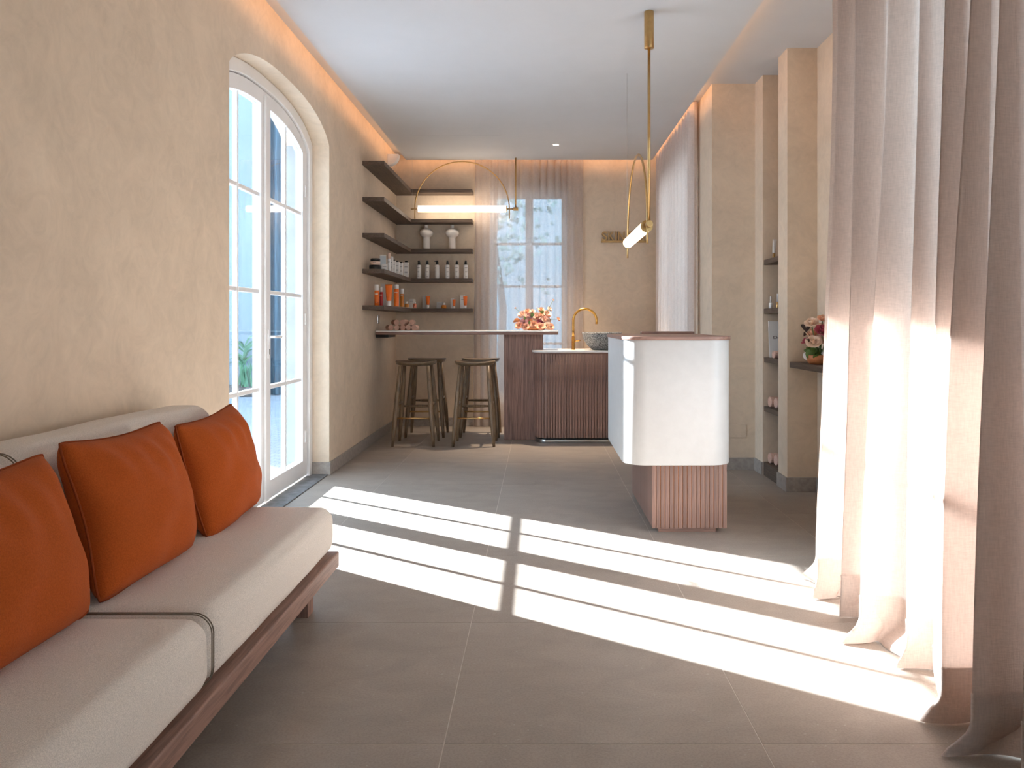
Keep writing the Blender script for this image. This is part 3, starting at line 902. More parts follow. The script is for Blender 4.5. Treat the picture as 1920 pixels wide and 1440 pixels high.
isl_slat = MB().prism([(-pit / 2 + 0.0016, 0), (pit / 2 - 0.0016, 0), (pit / 2 - 0.003, 0.011), (-pit / 2 + 0.003, 0.011)], 0.05, 0.884).mesh('slat')
for i in range(nsl):
    s_ = (i + 0.5) * pit
    for (a0, L, a, b) in segs:
        if a0 <= s_ <= a0 + L:
            t = (s_ - a0) / L; x = a[0] + (b[0] - a[0]) * t; y = a[1] + (b[1] - a[1]) * t
            ang = math.atan2(b[1] - a[1], b[0] - a[0])
            link('slat', isl_slat, 'walnut_v', body, loc=(x - IO[0], y - IO[1], 0), rot=(0, 0, ang + PI))
            break

# vessel sink and tap
bowl = MB().lathe([(0.0, 0.0), (0.085, 0.0), (0.10, 0.006), (0.155, 0.055), (0.19, 0.115), (0.205, 0.178), (0.199, 0.180), (0.192, 0.174), (0.178, 0.115), (0.145, 0.062), (0.09, 0.022), (0.0, 0.018)], 40)
bowl = tag(bowl.build('vessel_sink', 'granite', loc=(0.643, 8.03, 0.9185)), 'speckled grey stone vessel sink on the low white worktop', 'sink')
tap = thing('tap', 'gold gooseneck tap beside the stone vessel sink', 'tap', (0.353, 8.05, 0.9185))
MB().lathe([(0.020, 0), (0.020, 0.006), (0.0165, 0.008), (0.0165, 0.13), (0.0125, 0.134), (0.0125, 0.14)], 20).build('tap_body', 'gold', tap)
pts = [(0, 0, 0.138), (0, 0, 0.2), (0, 0, 0.292)] + [(0.119 - 0.119 * math.cos(R(a)), 0, 0.298 + 0.119 * math.sin(R(a))) for a in range(6, 181, 8)] + [(0.238, 0, 0.298), (0.238, 0, 0.262)]
MB().tube(pts, 0.0125, 12).build('spout', 'gold', tap)
MB().tube([(0.016, 0, 0.09), (0.05, 0, 0.092), (0.075, 0, 0.098)], [0.006, 0.005, 0.005], 8).build('lever', 'gold', tap)

# ================================================================== STOOLS
def make_stool(label, loc):
    t = thing('bar_stool', label, 'stool', loc, 0, 'bar stools')
    sm = MB()
    seg = 40; rings = [(0.0, 0.772), (0.10, 0.772), (0.155, 0.776), (0.188, 0.786), (0.201, 0.799), (0.202, 0.807), (0.197, 0.812), (0.18, 0.810), (0.13, 0.800), (0.07, 0.795), (0.0, 0.794)]
    v = []; f = []
    for (r, z) in rings:
        for k in range(seg):
            a = 2 * PI * k / seg
            x, y = r * math.cos(a), r * math.sin(a) * 0.94
            lift = 0.010 * (math.cos(a) ** 2) * (r / 0.2) ** 2 if z > 0.79 else 0
            v.append((x, y, z + lift))
    for i in range(len(rings) - 1):
        for k in range(seg):
            k2 = (k + 1) % seg
            f.append((i * seg + k, i * seg + k2, (i + 1) * seg + k2, (i + 1) * seg + k))
    sm.add(v, f, True); sm.build('seat', 'stool_seat', t)
    foot = {}
    for sx in (-1, 1):
        for sy in (-1, 1):
            top = Vector((sx * 0.135, sy * 0.120, 0.776)); bot = Vector((sx * 0.198, sy * 0.198, 0.0))
            P = lambda k: tuple(top + (bot - top) * k)
            foot[(sx, sy)] = (top, bot)
            MB().tube([P(0), P(0.25), P(0.55), P(0.7), P(0.9), P(1)], [0.017, 0.021, 0.0245, 0.0235, 0.017, 0.0135], 12).build('leg', 'stool', t)
    at = lambda k, z: tuple(foot[k][0] + (foot[k][1] - foot[k][0]) * ((0.776 - z) / 0.776))
    MB().tube([at((-1, -1), 0.27), at((1, -1), 0.27)], 0.0085, 10).build('footrest', 'brass', t)
    def rail(a, b, z, z2=None):
        A, B = Vector(at(a, z)), Vector(at(b, z2 or z))
        MB().tube([A, A.lerp(B, .3), A.lerp(B, .5), A.lerp(B, .7), B], [0.009, 0.0135, 0.0145, 0.0135, 0.009], 10).build('stretcher', 'stool', t)
    rail((-1, 1), (1, 1), 0.355)
    rail((-1, -1), (-1, 1), 0.40); rail((1, -1), (1, 1), 0.40)
    return t


st = make_stool('olive brown wooden bar stool, front left of the four', (-1.21, 7.785, 0))
for lab, loc in (('olive brown wooden bar stool, front right, nearest the walnut panel leg', (-0.628, 7.785, 0)),
                 ('olive brown wooden bar stool, back left, behind the bar counter', (-1.185, 8.375, 0)),
                 ('olive brown wooden bar stool, back right, behind the bar counter', (-0.615, 8.375, 0))):
    c = copy_tree(st); c.location = loc; c['label'] = lab

# ================================================================== SHELVES
SHZ = [2.705, 2.368, 2.031, 1.696, 1.356]
ords = ['highest', 'second highest', 'middle', 'second lowest', 'lowest']
notes = ['standing empty below the cove light', 'standing empty behind the bar pendant', 'holding two white vases', 'holding white pump bottles', 'holding orange products']
for z, od, nt_ in zip(SHZ, ords, notes):
    s = thing('corner_shelf', f'{od} dark oak corner shelf, {nt_}', 'shelf', (XL, YB, z), 0, 'corner shelves')
    MB().prism([(0.001, -1.76), (0.205, -1.76), (0.205, -0.205), (0.001, -0.001)], -0.04, 0).build('left_board', 'shelf_y', s, bevel=0.0015)
    MB().prism([(0.001, -0.001), (0.205, -0.205), (0.892, -0.205), (0.892, -0.001)], -0.04, 0).build('back_board', 'shelf_x', s, bevel=0.0015)

# niche shelves on the right
NZ = [1.685, 1.303, 0.923, 0.540]
nn = ['top', 'second', 'third', 'lowest']
nnote = ['with a white tube', 'with little white bottles', 'with a white card', 'with rolled towels']
for z, a, b in zip(NZ, nn, nnote):
    tag(rbox(1.765, 2.148, 5.783, 6.177, z - 0.038, z).build('niche_shelf', 'shelf_y', bevel=0.0015), f'{a} dark wood shelf in the narrow wall niche, {b}', 'shelf', 'niche shelves')
tag(rbox(1.762, 2.148, 5.783, 6.177, 0.0, 0.105).build('niche_plinth', 'shelf_y', bevel=0.0015), 'dark wood plinth box on the floor of the narrow niche', 'plinth')
tag(rbox(1.772, 1.966, 4.203, 5.567, 0.878, 0.918).build('wall_shelf', 'shelf_y', bevel=0.0015), 'dark wood wall shelf beside the curtain carrying a bouquet', 'shelf')

# ================================================================== LAMPS
def pendant(label, loc, rz, zt, canopy):
    """local: rod at the origin, opal tube running along +x at height zt"""
    t = thing('pendant_lamp', label, 'lamp', (loc[0], loc[1], 0), rz, 'arched tube pendants')
    top = ZC
    if canopy:
        MB().lathe([(0.0, ZC - 0.22), (0.029, ZC - 0.22), (0.029, ZC), (0.0, ZC)], 28, smooth=True).build('canopy', 'brass', t, bevel=0.002)
        top = ZC - 0.22
    MB().tube([(0, 0, top), (0, 0, zt)], 0.0085, 12).build('rod', 'brass', t)
    MB().tube([(-0.028, 0, zt), (0.028, 0, zt)], 0.020, 20).build('joint', 'brass', t, bevel=0.002)
    MB().tube([(0.028, 0, zt), (0.100, 0, zt)], 0.0075, 10).build('end_stub', 'brass', t)
    MB().tube([(1.106, 0, zt), (1.178, 0, zt)], 0.0065, 10).build('end_stub', 'brass', t)
    for x in (0.100, 1.098):
        MB().tube([(x, 0, zt), (x + 0.008, 0, zt)], 0.0375, 28).build('tube_cap', 'brass', t)
    MB().tube([(0.107, 0, zt), (1.099, 0, zt)], 0.036, 28).build('light_tube', 'tube', t)
    c = 0.604; r = 0.532
    pts = [(c - r, 0, zt - 0.11), (c - r, 0, zt - 0.05)] + [(c - r * math.cos(R(a)), 0, zt + r * math.sin(R(a))) for a in range(0, 181, 5)] + [(c + r, 0, zt - 0.05), (c + r, 0, zt - 0.11)]
    MB().tube(pts, 0.0068, 10).build('arch', 'brass', t)
    MB().tube([(1.165, 0, ZC), (1.165, 0, zt)], 0.0012, 6).build('cable', 'steel', t)
    return t


pendant('arched brass tube pendant hanging in front of the shelves, parallel to the bar', (-0.258, 8.87), R(180), 2.476, False)
pendant('arched brass tube pendant with tall canopy above the white desk', (0.659, 4.707), R(90), 1.782, True)

dl = thing('downlight', 'small round recessed downlight in the white ceiling', 'lamp', (0.18, 8.21, ZC))
MB().lathe([(0.026, -0.003), (0.042, -0.003), (0.042, 0.001), (0.026, 0.001), (0.026, -0.003)], 28).build('ring', 'white_paint', dl)
MB().lathe([(0.0, -0.006), (0.026, -0.004), (0.026, 0.0005), (0.0, 0.0005)], 24).build('lens', 'spot', dl)
sp_d = bpy.data.lights.new('downlight_beam', 'SPOT'); sp_d.energy = 165; sp_d.color = (1.0, 0.80, 0.60); sp_d.spot_size = R(70); sp_d.spot_blend = 1.0; sp_d.shadow_soft_size = 0.03
spo = bpy.data.objects.new('downlight_beam', sp_d); COL.objects.link(spo); spo.location = (0.18, 8.21, ZC - 0.02)

# white curved loudspeaker above the top shelf
q = [(0, 0)] + arc(0, 0, 0.12, 0, 90, 10)
sq = MB().prism(q, -0.055, 0.055, True)
so_ = tag(sq.build('wall_speaker', 'white_paint', bevel=0.003), 'small white quarter-round speaker high on the left wall above the shelves', 'speaker')
so_.rotation_euler = (R(-90), 0, 0); so_.location = (XL + 0.001, 8.62, 3.03)

# wall plates
tag(rbox(XL, XL + 0.010, 8.02, 8.10, 1.185, 1.268).build('socket_plate', 'chrome', bevel=0.002), 'chrome socket plate on the left wall above the rolled towels', 'socket')
tag(rbox(XL, XL + 0.004, 6.99, 7.11, 0.285, 0.365).build('wall_plate', 'plaster', bevel=0.001), 'plaster coloured cover plate low on the left wall', 'wall plate')
tag(rbox(1.537, 1.684, 6.395, 6.40, 0.262, 0.365).build('wall_plate', 'plaster', bevel=0.001), 'plaster coloured access plate low on the pilaster behind the desk', 'wall plate')
tag(MB().lathe([(0, 0), (0.043, 0), (0.043, 0.005), (0, 0.005)], 24).build('wall_plate', 'plaster', bevel=0.001, loc=(1.215, YB, 2.02)), 'round plaster coloured cap below the brass sign', 'wall plate')
for o_ in bpy.data.objects:
    if o_.name.startswith('wall_plate') and 'round' in o_.get('label', ''): o_.rotation_euler = (R(90), 0, 0)

# ---------------- sign
def glyph(ch, x0, x1, h, depth, name):
    cu = bpy.data.curves.new(name, 'FONT'); cu.body = ch; cu.size = 1.0; cu.extrude = 0.08; cu.offset = 0.012
    to = bpy.data.objects.new(name, cu); COL.objects.link(to)
    dg = bpy.context.evaluated_depsgraph_get(); dg.update()
    me = bpy.data.meshes.new_from_object(to.evaluated_get(dg))
    bpy.data.objects.remove(to); bpy.data.curves.remove(cu)
    xs = [v.co.x for v in me.vertices]; ys = [v.co.y for v in me.vertices]; zs = [v.co.z for v in me.vertices]
    ax, bx = min(xs), max(xs); ay, by = min(ys), max(ys); az, bz = min(zs), max(zs)
    for v in me.vertices:
        X = x0 + (v.co.x - ax) / (bx - ax) * (x1 - x0)
        Z = (v.co.y - ay) / (by - ay) * h
        Y = -(v.co.z - az) / (bz - az) * depth
        v.co = (X, Y, Z)
    return me


sign = thing('wall_sign', 'brass letters SKIN BAR standing on a thin brass bar on the back wall', 'sign', (0.98, YB, 2.12))
rbox(-0.258, 0.262, -0.034, -0.001, 0.0, 0.022).build('sign_bar', 'signgold', sign, bevel=0.001)
for ch, a, b in (('S', .728, .790), ('K', .803, .872), ('I', .884, .900), ('N', .916, .992), ('B', 1.040, 1.094), ('A', 1.100, 1.172), ('R', 1.182, 1.238)):
    link('letter', glyph(ch, a - 0.98, b - 0.98, 0.105, 0.018, 'letter'), 'signgold', sign, loc=(0, -0.010, 0.022))

# ================================================================== PRODUCTS
def lobj(name, prof, m, parent, seg=20): return MB().lathe(prof, seg).build(name, m, parent)


def vase(label, loc):
    pr = [(0.0, 0), (0.036, 0), (0.039, 0.004), (0.040, 0.02), (0.038, 0.125), (0.040, 0.140), (0.060, 0.150), (0.074, 0.168), (0.078, 0.186), (0.074, 0.205), (0.060, 0.222), (0.040, 0.233), (0.026, 0.240), (0.021, 0.248), (0.020, 0.270), (0.023, 0.278), (0.016, 0.278), (0.014, 0.26), (0.0, 0.255)]
    return tag(MB().lathe(pr, 32).build('vase', 'ceramic', loc=loc), label, 'vase', 'white vases on the middle shelf')


vase('matt white mushroom-shaped vase, left of the two on the shelf', (-1.282, 9.0, 2.032))
vase('matt white mushroom-shaped vase, right of the two on the shelf', (-0.988, 9.0, 2.032))


def print_lines(parent, r, rows, m='print', wd=0.8):
    """short printed bands that hug the front of a round bottle"""
    for (z0, z1, k) in rows:
        pts = [(-PI / 2 - wd * k / 2 + wd * k * i / 8) for i in range(9)]
        v = []; f = []
        for a in pts:
            v += [(math.cos(a) * (r + 0.0006), math.sin(a) * (r + 0.0006), z0), (math.cos(a) * (r + 0.0006), math.sin(a) * (r + 0.0006), z1)]
        for i in range(8): f.append((2 * i, 2 * i + 2, 2 * i + 3, 2 * i + 1))
        MB().add(v, f, True).build('print_band', m, parent)


def pump_bottle(label, loc, turn):
    t = thing('pump_bottle', label, 'bottle', loc, turn, 'white pump bottles')
    lobj('bottle', [(0, 0), (0.023, 0), (0.025, 0.003), (0.025, 0.146), (0.022, 0.153), (0.012, 0.156), (0.0, 0.156)], 'pack_white', t)
    p = MB().lathe([(0, 0.156), (0.0145, 0.156), (0.0145, 0.184), (0.011, 0.188), (0.011, 0.200), (0.008, 0.204), (0, 0.204)], 18)
    p.box(-0.006, 0.006, -0.030, 0.006, 0.190, 0.199)
    p.build('pump', 'pack_black', t)
    print_lines(t, 0.025, [(0.116, 0.124, 1.6), (0.078, 0.081, 1.2), (0.070, 0.073, 0.9), (0.018, 0.021, 1.0)])
    return t


ordw = ['first', 'second', 'third', 'fourth', 'fifth', 'sixth']
for i, px in enumerate((785.7, 801.2, 819.6, 839.0, 856.6, 873.2)):
    Y = 8.95
    x = (px - 1010) / 1478 * Y
    pump_bottle(f'white pump bottle with black head, {ordw[i]} from the left in its row', (x, Y, 1.697), (-0.2, 0.1, -1.3, 0.2, -0.1, 0.3)[i])


def carton(label, loc, sx, sy, h, m, turn=0.0, top=None, rows=(), name='product_box'):
    t = thing(name, label, 'box', loc, turn, 'product cartons on the corner shelves')
    hb = h - (top[1] if top else 0)
    rbox(-sx / 2, sx / 2, -sy / 2, sy / 2, 0, hb).build('carton', m, t, bevel=0.001)
    if top: rbox(-sx / 2 * top[2], sx / 2 * top[2], -sy / 2 * top[2], sy / 2 * top[2], hb, h).build('carton_top', top[0], t, bevel=0.001)
    for (z0, z1, k) in rows: rbox(-sx / 2 * k, sx / 2 * k, -sy / 2 - 0.0006, -sy / 2, z0, z1).build('print_band', 'print', t)
    return t


def lbottle(label, loc, r, hb, hc, mb_, mc, cat='bottle', rc=None, rows=(), name='bottle_with_cap', mp='print_white', group='orange and amber bottles', shoulder=0.0):
    t = thing(name, label, cat, loc, 0, group)
    rc = rc or r * 0.96
    lobj('bottle', [(0, 0), (r * 0.94, 0), (r, r * 0.1), (r, hb - r * 0.15 - shoulder), (max(rc * 0.9, r * 0.4), hb), (0, hb)], mb_, t)
    lobj('cap', [(0, hb), (rc, hb), (rc, hb + hc - 0.002), (rc * 0.93, hb + hc), (0, hb + hc)], mc, t)
    print_lines(t, r, rows, mp)
    return t


def tube_pack(label, loc, wd, h, hc, m, mc='pack_white', turn=0.0, lean=0.0, group='squeeze tubes on the shelves'):
    """squeeze tube standing on its cap: round at the cap, flat crimp at the top"""
    t = thing('squeeze_tube', label, 'tube', loc, turn, group)
    r = wd / 2
    lobj('cap', [(0, 0), (r * 0.56, 0), (r * 0.60, 0.003), (r * 0.60, hc), (0, hc)], mc, t)
    seg = 24; rows = 8; v = []; f = []
    for j in range(rows + 1):
        k = j / rows; z = hc + (h - hc) * k
        rx = r * (0.66 + 0.34 * k) if k > 0.05 else r * 0.62
        ry = r * 0.66 * (1 - k) + 0.0015
        for i in range(seg):
            a = 2 * PI * i / seg; v.append((rx * math.cos(a), ry * math.sin(a), z))
    for j in range(rows):
        for i in range(seg): f.append((j * seg + i, j * seg + (i + 1) % seg, (j + 1) * seg + (i + 1) % seg, (j + 1) * seg + i))
    f.append(tuple(range(rows * seg, rows * seg + seg))); f.append(tuple(range(seg - 1, -1, -1)))
    b = MB().add(v, f, True).build('tube_body', m, t)
    if lean: t.rotation_euler = (0, lean, turn)
    return t


def on(px, Y): return (px - 1010) / 1478 * Y


# second lowest shelf, left run (x -1.645 .. -1.44)
Z4, Z5 = 1.697, 1.357
j = thing('cream_jar', 'round black cream jar with blush label at the near end of the shelf', 'jar', (-1.548, 7.47, Z4))
lobj('jar_base', [(0, 0), (0.057, 0), (0.058, 0.004), (0.058, 0.040), (0.05, 0.042), (0, 0.042)], 'pack_black', j, 32)
lobj('label_band', [(0, 0.042), (0.0455, 0.042), (0.0455, 0.078), (0, 0.078)], 'pack_blush', j, 32)
lobj('lid', [(0, 0.078), (0.0465, 0.078), (0.0465, 0.102), (0.044, 0.105), (0, 0.105)], 'pack_black', j, 32)
print_lines(j, 0.0455, [(0.063, 0.068, 0.8)])
carton('tall pale blue-white carton standing behind the black cream jar', (on(717.5, 7.64), 7.66, Z4), 0.056, 0.04, 0.155, 'pack_blue', 0.1, ('pack_white', 0.012, 1.0))
carton('small low white carton right of the black cream jar', (on(721, 7.52), 7.53, Z4), 0.050, 0.035, 0.058, 'pack_white', 0.05, None, [(0.03, 0.034, 0.7)])
lbottle('tall slim white bottle with greyish pink cap on the left shelf run', (on(729.5, 7.72), 7.72, Z4), 0.0165, 0.125, 0.055, 'pack_white', 'pack_blush', rc=0.0155, rows=[(0.09, 0.095, 1.2)], mp='print', group='white bottles on the left shelf run')
for px, Y, wdt, h, nm in ((735.5, 7.83, 0.030, 0.155, 'plain white carton directly right of the pink-capped bottle'),
                          (739.5, 7.96, 0.034, 0.135, 'narrow white carton with black top, nearest of four'),
                          (746.0, 8.12, 0.040, 0.137, 'wider white carton with black top, second nearest of four'),
                          (753.5, 8.30, 0.036, 0.138, 'white carton with black top, third of four'),
                          (762.8, 8.62, 0.046, 0.172, 'tallest white carton with black top, farthest of four')):
    carton(nm, (on(px, Y) - 0.006, Y, Z4), wdt, 0.04, h, 'pack_white', 0.0, None if 'plain' in nm else ('pack_black', 0.014, 0.62), [(h * 0.6, h * 0.63, 0.7), (h * 0.3, h * 0.32, 0.6), (h * 0.24, h * 0.26, 0.6)])

# lowest shelf
OG = [(0.105, 0.117, 1.7), (0.03, 0.034, 1.0)]
lbottle('tall orange bottle with white cap at the near end of the lowest shelf', (on(706.5, 7.52), 7.52, Z5), 0.0225, 0.145, 0.056, 'orange', 'pack_white', rows=OG)
lbottle('deep red bottle with white cap behind the near orange bottle', (on(714.5, 7.62), 7.63, Z5), 0.017, 0.135, 0.05, 'red', 'pack_white', rc=0.012, rows=[(0.10, 0.11, 1.5)])
carton('tall pale grey carton behind the large orange tube', (on(719.5, 7.8), 7.80, Z5), 0.052, 0.036, 0.222, 'pack_grey', 0.06)
tube_pack('large orange squeeze tube standing on a white cap on the lowest shelf', (on(729.2, 7.62), 7.62, Z5), 0.072, 0.208, 0.048, 'orange')
lbottle('orange bottle with white cap right of the large orange tube', (on(743.2, 7.78), 7.78, Z5), 0.0245, 0.172, 0.042, 'orange', 'pack_white', rows=[(0.13, 0.139, 1.7)])
lbottle('slim amber oil bottle with white cap on the lowest shelf', (on(753.8, 7.98), 7.98, Z5), 0.019, 0.130, 0.052, 'amber', 'pack_white', rc=0.018, rows=[(0.105, 0.112, 1.4)])
lbottle('squat amber jar with white lid beside the slim amber bottle', (on(762.4, 8.15), 8.15, Z5), 0.0215, 0.034, 0.022, 'amber', 'pack_white', cat='jar', rc=0.012, name='amber_jar', group='amber jars')
carton('small pale carton behind the rose dropper bottle', (on(771.5, 8.62), 8.62, Z5), 0.050, 0.036, 0.096, 'pack_grey', 0, None, [(0.07, 0.074, 0.7)])
d = thing('dropper_bottle', 'little rose-amber dropper bottle near the corner of the lowest shelf', 'bottle', (on(777.8, 8.5), 8.50, Z5))
lobj('bottle', [(0, 0), (0.018, 0), (0.0185, 0.003), (0.0185, 0.036), (0.009, 0.046), (0, 0.046)], 'rose_glass', d)
lobj('dropper', [(0, 0.046), (0.009, 0.046), (0.009, 0.060), (0.005, 0.064), (0.0045, 0.088), (0, 0.092)], 'pack_white', d)
Y5 = 8.97
carton('pale carton behind the orange tube left of centre on the lowest shelf', (on(796.5, Y5 + .04), Y5 + 0.05, Z5), 0.050, 0.034, 0.147, 'pack_grey')
tube_pack('orange squeeze tube with white cap left of the amber jar box', (on(802.5, Y5 - .05), Y5 - 0.05, Z5), 0.050, 0.138, 0.040, 'orange')
carton('low pale carton behind the amber jar on the back shelf', (on(824.5, Y5 + .04), Y5 + 0.04, Z5), 0.066, 0.05, 0.076, 'pack_grey', 0, None, [(0.05, 0.054, 0.6)])
lbottle('squat amber jar with white lid on the back run of the lowest shelf', (on(832.4, Y5 - .04), Y5 - 0.04, Z5), 0.028, 0.040, 0.024, 'amber', 'pack_white', cat='jar', rc=0.015, name='amber_jar', group='amber jars')
carton('slim white carton behind the smallest orange tube', (on(848.0, Y5 + .04), Y5 + 0.04, Z5), 0.036, 0.03, 0.115, 'pack_white')
tube_pack('smallest orange squeeze tube on the lowest shelf', (on(851.4, Y5 - .04), Y5 - 0.04, Z5), 0.036, 0.102, 0.030, 'orange')
carton('white carton behind the rightmost orange tube', (on(867.5, Y5 + .04), Y5 + 0.04, Z5), 0.052, 0.034, 0.150, 'pack_white', 0, None, [(0.10, 0.104, 0.6)])
tube_pack('rightmost orange squeeze tube with white cap on the lowest shelf', (on(872.4, Y5 - .04), Y5 - 0.04, Z5), 0.048, 0.140, 0.034, 'orange')

# ---------------- rolled towels
def towel_mesh(r, L):
    mb = MB(); prof = []
    n = 4
    pr = [(0.0, -L / 2 + 0.004)]
    for i in range(n):
        a = r * (i + 0.25) / n; b = r * (i + 0.85) / n
        pr += [(a, -L / 2 + 0.003), ((a + b) / 2, -L / 2 - 0.002), (b, -L / 2 + 0.003)]
    pr += [(r * 0.98, -L / 2 + 0.002), (r, -L / 2 + 0.010), (r * 1.01, 0)]
    pr = pr + [(a, -b) for a, b in reversed(pr[:-1])]
    return MB().lathe(pr, 22).mesh('towel')


tw_me = towel_mesh(0.0275, 0.19)
def towel(label, loc, turn, group, me=None):
    t = thing('rolled_towel', label, 'towel', loc, 0, group)
    link('roll', me or tw_me, 'towel', t, rot=(R(90), 0, turn))
    return t


TG = 'rolled towels on the bar'
tz = 1.1165 + 0.0285
xs = [-1.545, -1.442, -1.382, -1.325, -1.268]
tn = ['first', 'second', 'third', 'fourth', 'last']
for i, x in enumerate(xs):
    towel(f'rolled blush towel in the bottom row on the bar, {tn[i]} from the wall', (x + (0.012 if i == 0 else 0), 8.10, tz), R(20) if i == 0 else 0.0, TG)
for i, x in enumerate((-1.478, -1.382, -1.300)):
    towel(f'rolled blush towel in the upper row on the bar, {("nearest the wall", "in the middle", "farthest from the wall")[i]}', (x + 0.004, 8.095, tz + 0.0535), R((20, -3, 6)[i]), TG)

NG = 'rolled towels in the niche'
n_me = towel_mesh(0.040, 0.20)
for z, nm in ((NZ[3], 'lowest niche shelf'), (0.1055, 'niche plinth')):
    towel(f'thick blush towel roll at the back on the {nm}', (1.885, 6.10, z + 0.041), R(90 + 0), NG, n_me)
    towel(f'thick blush towel roll in front on the {nm}', (1.905, 6.012, z + 0.041), R(90), NG, n_me)
towel('thin blush towel roll in front of the white card in the niche', (1.876, 5.99, NZ[2] + 0.029), R(90), NG)

# niche items
tube_pack('white tube with gold cap leaning on the top niche shelf', (1.803, 6.05, NZ[0] + 0.001), 0.034, 0.148, 0.040, 'pack_white', 'brass', 0.0, R(4), 'niche cosmetics')
lbottle('little white bottle with long nozzle at the left on the second niche shelf', (1.790, 6.08, NZ[1]), 0.014, 0.045, 0.048, 'pack_white', 'pack_white', rc=0.006, name='serum_bottle', group='niche cosmetics')
lbottle('little white bottle with gold collar nearer the pilaster on the second niche shelf', (1.832, 6.04, NZ[1]), 0.014, 0.05, 0.062, 'brass', 'pack_white', rc=0.007, name='serum_bottle', group='niche cosmetics')
cd = thing('display_card', 'white display card with small dark script leaning on the niche shelf', 'card', (1.893, 6.12, NZ[2] + 0.0005))
cd.rotation_euler = (R(-8), 0, 0)
rbox(-0.10, 0.10, -0.004, 0.004, 0, 0.285).build('card_board', 'card', cd, bevel=0.001)
link('card_script', glyph('Deai', -0.066, 0.02, 0.022, 0.0008, 'card_script'), 'print', cd, loc=(0, -0.0042, 0.145))

# ================================================================== BOUQUETS
def rose_mesh(seed, r=1.0):
    rnd = random.Random(seed); mb = MB()
    layers = [(3, 0.22, 0.62, 78), (4, 0.42, 0.66, 66), (5, 0.66, 0.62, 48), (6, 0.90, 0.50, 26)]
    for (n, rad, ht, ang) in layers:
        ph = rnd.random() * 6
        for k in range(n):
            a0 = ph + 2 * PI * k / n; half = PI / n * 1.35
            v = []; f = []; nu, nv = 5, 3
            for j_ in range(nv + 1):
                t = j_ / nv
                for i in range(nu + 1):
                    s = -1 + 2 * i / nu
                    a = a0 + s * half * (0.55 + 0.45 * math.sin(PI * (0.2 + 0.6 * t)))
                    el = R(ang)
                    rr = rad * (0.25 + 0.75 * t) * (1 - 0.10 * s * s) + 0.10 * t * t * (1 if ang < 50 else 0.4)
                    zz = -0.35 * (1 - t) + ht * math.sin(el) * t - (0.14 * t ** 3 if ang < 60 else 0.02) - 0.10 * s * s * t + rnd.uniform(-.03, .03)
                    v.append((r * rr * math.cos(a), r * rr * math.sin(a), r * zz))
            for j_ in range(nv):
                for i in range(nu):
                    f.append((j_ * (nu + 1) + i, j_ * (nu + 1) + i + 1, (j_ + 1) * (nu + 1) + i + 1, (j_ + 1) * (nu + 1) + i))
            mb.add(v, f, True)
    mb.lathe([(0.0, 0.42 * r), (0.12 * r, 0.36 * r), (0.16 * r, 0.1 * r), (0.0, -0.2 * r)], 8)
    return mb


rose_protos = {}
def rose(kind, parent, p, rad, direction):
    key = (kind, random.randint(0, 2))
    if key not in rose_protos:
        rose_protos[key] = rose_mesh(key[1] * 13 + len(kind), 1.0).mesh('flower'); rose_protos[key].materials.append(M[kind])
    o_ = bpy.data.objects.new('flower', rose_protos[key]); COL.objects.link(o_); o_.parent = parent
    o_.location = p; o_.scale = (rad, rad, rad)
    o_.rotation_euler = Vector(direction).to_track_quat('Z', 'Y').to_euler()
    return o_


def sprig(parent, p0, p1, m='leaf'):
    return MB().tube([p0, tuple((Vector(p0) + Vector(p1)) / 2 + Vector((0, 0, 0.012))), p1], 0.0022, 6).build('stem', m, parent)


def leafpart(parent, p0, p1, wd, m='leaf', bend=0.01):
    mb = MB(); leaf_blade(mb, p0, p1, wd, bend); return mb.build('leaf', m, parent)


# bar bouquet: measured offsets (dx, dz) from its foot
bq = thing('bouquet', 'wide low bouquet of peach and mauve roses on the bar counter', 'bouquet', (-0.035, 8.12, 1.1165))
MB().lathe([(0, 0), (0.07, 0), (0.10, 0.008), (0.112, 0.032), (0.106, 0.036), (0.09, 0.014), (0, 0.012)], 30).build('bowl', 'kraft', bq)
K = 1 / 182.0 / 14.77
spots = [('peach', 510, 910, .036), ('mauve', 620, 850, .048), ('blush', 600, 610, .042), ('peach', 735, 530, .034), ('mauve', 830, 640, .036), ('cream', 880, 520, .026),
         ('blush', 1010, 680, .050), ('peach', 920, 880, .036), ('berry', 1080, 830, .030), ('peach', 1120, 470, .028), ('blush', 1270, 600, .044), ('blush', 1240, 770, .050),
         ('cream', 1300, 930, .040), ('peach', 1380, 960, .034), ('peach', 700, 950, .034), ('peach', 1100, 970, .036), ('cream', 1000, 930, .024), ('blush', 720, 690, .030), ('peach', 1120, 620, .030)]
for k, (m, zx, zy, r) in enumerate(spots):
    dx = (zx - 960) * K; dz = (1020 - zy) * K
    dy = -0.115 + 0.14 * (dz / 0.2) + random.uniform(-.015, .015); r *= 1.22
    rose(m, bq, (dx, dy, max(dz + 0.01, r * 0.95)), r, (dx * 2.2, -0.9, 0.35 + dz * 3))
for k in range(10):                                   # the far side of the arrangement
    a = R(20 + 14 * k); rose(random.choice(['peach', 'blush', 'mauve', 'cream']), bq, (0.11 * math.cos(a), 0.03 + 0.06 * math.sin(a), 0.11 + 0.03 * math.sin(k * 2)), 0.042, (math.cos(a), math.sin(a), 0.9))
for zx, zy, m, r in ((1360, 430, 'cream', .030), (1600, 710, 'peach', .024), (1460, 185, 'peach', .013), (1015, 405, 'peach', .008), (410, 405, 'peach', .012)):
    dx = (zx - 960) * K; dz = (1020 - zy) * K
    sprig(bq, (dx * 0.4, -0.02, 0.09), (dx, -0.03, dz)); rose(m, bq, (dx, -0.03, dz), r, (dx * 3, -0.5, 0.5))
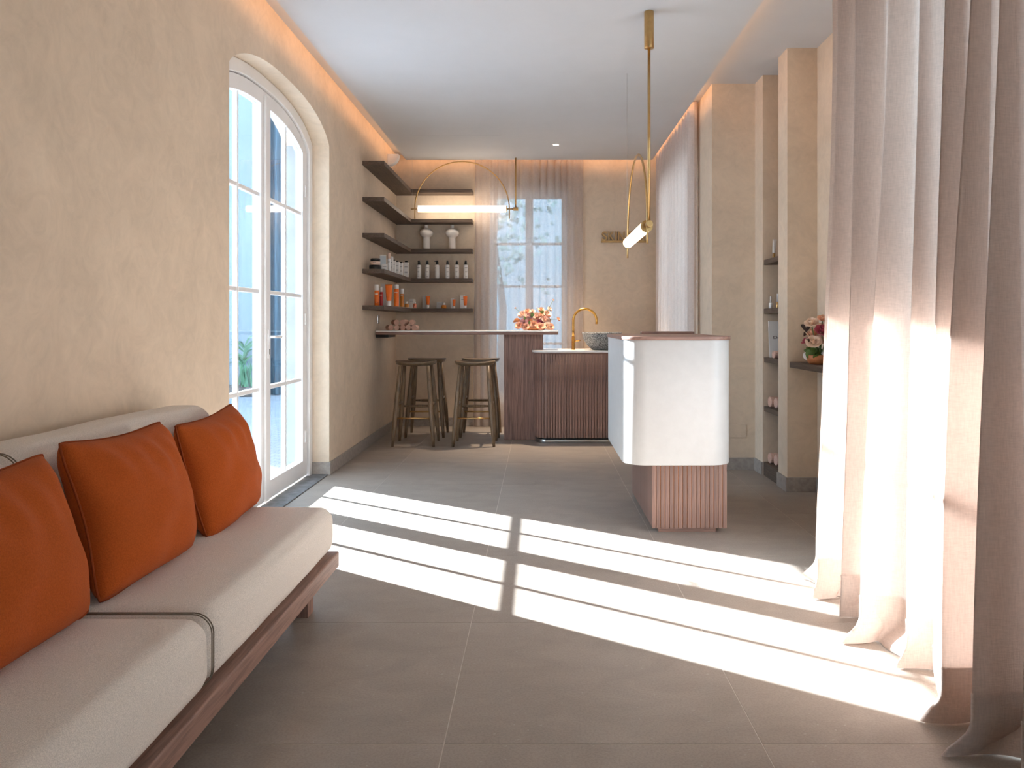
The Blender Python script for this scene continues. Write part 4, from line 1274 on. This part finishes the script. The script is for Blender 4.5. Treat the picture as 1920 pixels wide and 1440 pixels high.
for zx, zy, ex, ey, m in ((540, 730, 350, 800, 'kraft'), (840, 640, 930, 570, 'leaf'), (1160, 560, 1120, 480, 'leaf'), (760, 800, 820, 860, 'leaf'), (700, 700, 640, 720, 'leaf')):
    leafpart(bq, ((zx - 960) * K, -0.05, (1020 - zy) * K), ((ex - 960) * K, -0.09, (1020 - ey) * K), 0.022, m)

# shelf bouquet beside the curtain
b2_ = thing('bouquet', 'small wrapped bouquet of cream, berry and blush roses on the wall shelf', 'bouquet', (1.86, 5.22, 0.9185))
MB().lathe([(0, 0), (0.062, 0), (0.075, 0.012), (0.088, 0.060), (0.082, 0.062), (0.06, 0.02), (0, 0.018)], 26).build('wrap', 'kraft', b2_)
for k in range(9):
    a = 2 * PI * k / 9
    leafpart(b2_, (0.06 * math.cos(a), 0.06 * math.sin(a), 0.03), (0.098 * math.cos(a), 0.105 * math.sin(a), 0.085 + 0.02 * math.sin(k * 3)), 0.03, 'tissue' if k % 3 == 1 else 'leaf')
for k in range(16):
    a = 2 * PI * k / 16 + 0.2
    leafpart(b2_, (0.05 * math.cos(a), 0.05 * math.sin(a), 0.07), (0.10 * math.cos(a), 0.112 * math.sin(a), 0.10 + 0.015 * math.sin(k * 5)), 0.014, 'leaf')
for m, dx, dy, dz, r in (('cream', -0.055, -0.045, 0.150, .056), ('blush', 0.045, -0.085, 0.135, .050), ('berry', 0.0, -0.05, 0.225, .052), ('cream', -0.05, 0.01, 0.275, .050),
                         ('peach', 0.02, 0.0, 0.300, .040), ('cream', 0.065, -0.06, 0.265, .040), ('blush', 0.07, 0.0, 0.21, .045), ('peach', -0.02, 0.06, 0.20, .05), ('blush', 0.03, 0.07, 0.16, .05), ('berry', -0.06, 0.07, 0.15, .04), ('cream', 0.03, 0.04, 0.25, .04), ('blush', 0.0, 0.0, 0.16, 0.05)):
    dx = min(dx, 0.048)
    rose(m, b2_, (dx, dy, dz), r, (dx * 4, -0.35 + dy * 4, 0.55))
    MB().tube([(0, 0, 0.02), (dx * 0.5, dy * 0.5, dz * 0.5), (dx, dy, dz - r * 0.2)], 0.003, 6).build('stem', 'leaf', b2_)
sprig(b2_, (-0.03, 0, 0.12), (-0.105, -0.02, 0.235), 'dark_leaf')
for q_ in ((-0.10, -0.02, 0.225, -0.135, -0.03, 0.262), (-0.10, -0.02, 0.215, -0.075, -0.04, 0.245), (-0.095, -0.02, 0.20, -0.12, -0.04, 0.185), (-0.085, -0.02, 0.17, -0.09, -0.05, 0.14)):
    leafpart(b2_, q_[:3], q_[3:], 0.012, 'dark_leaf')
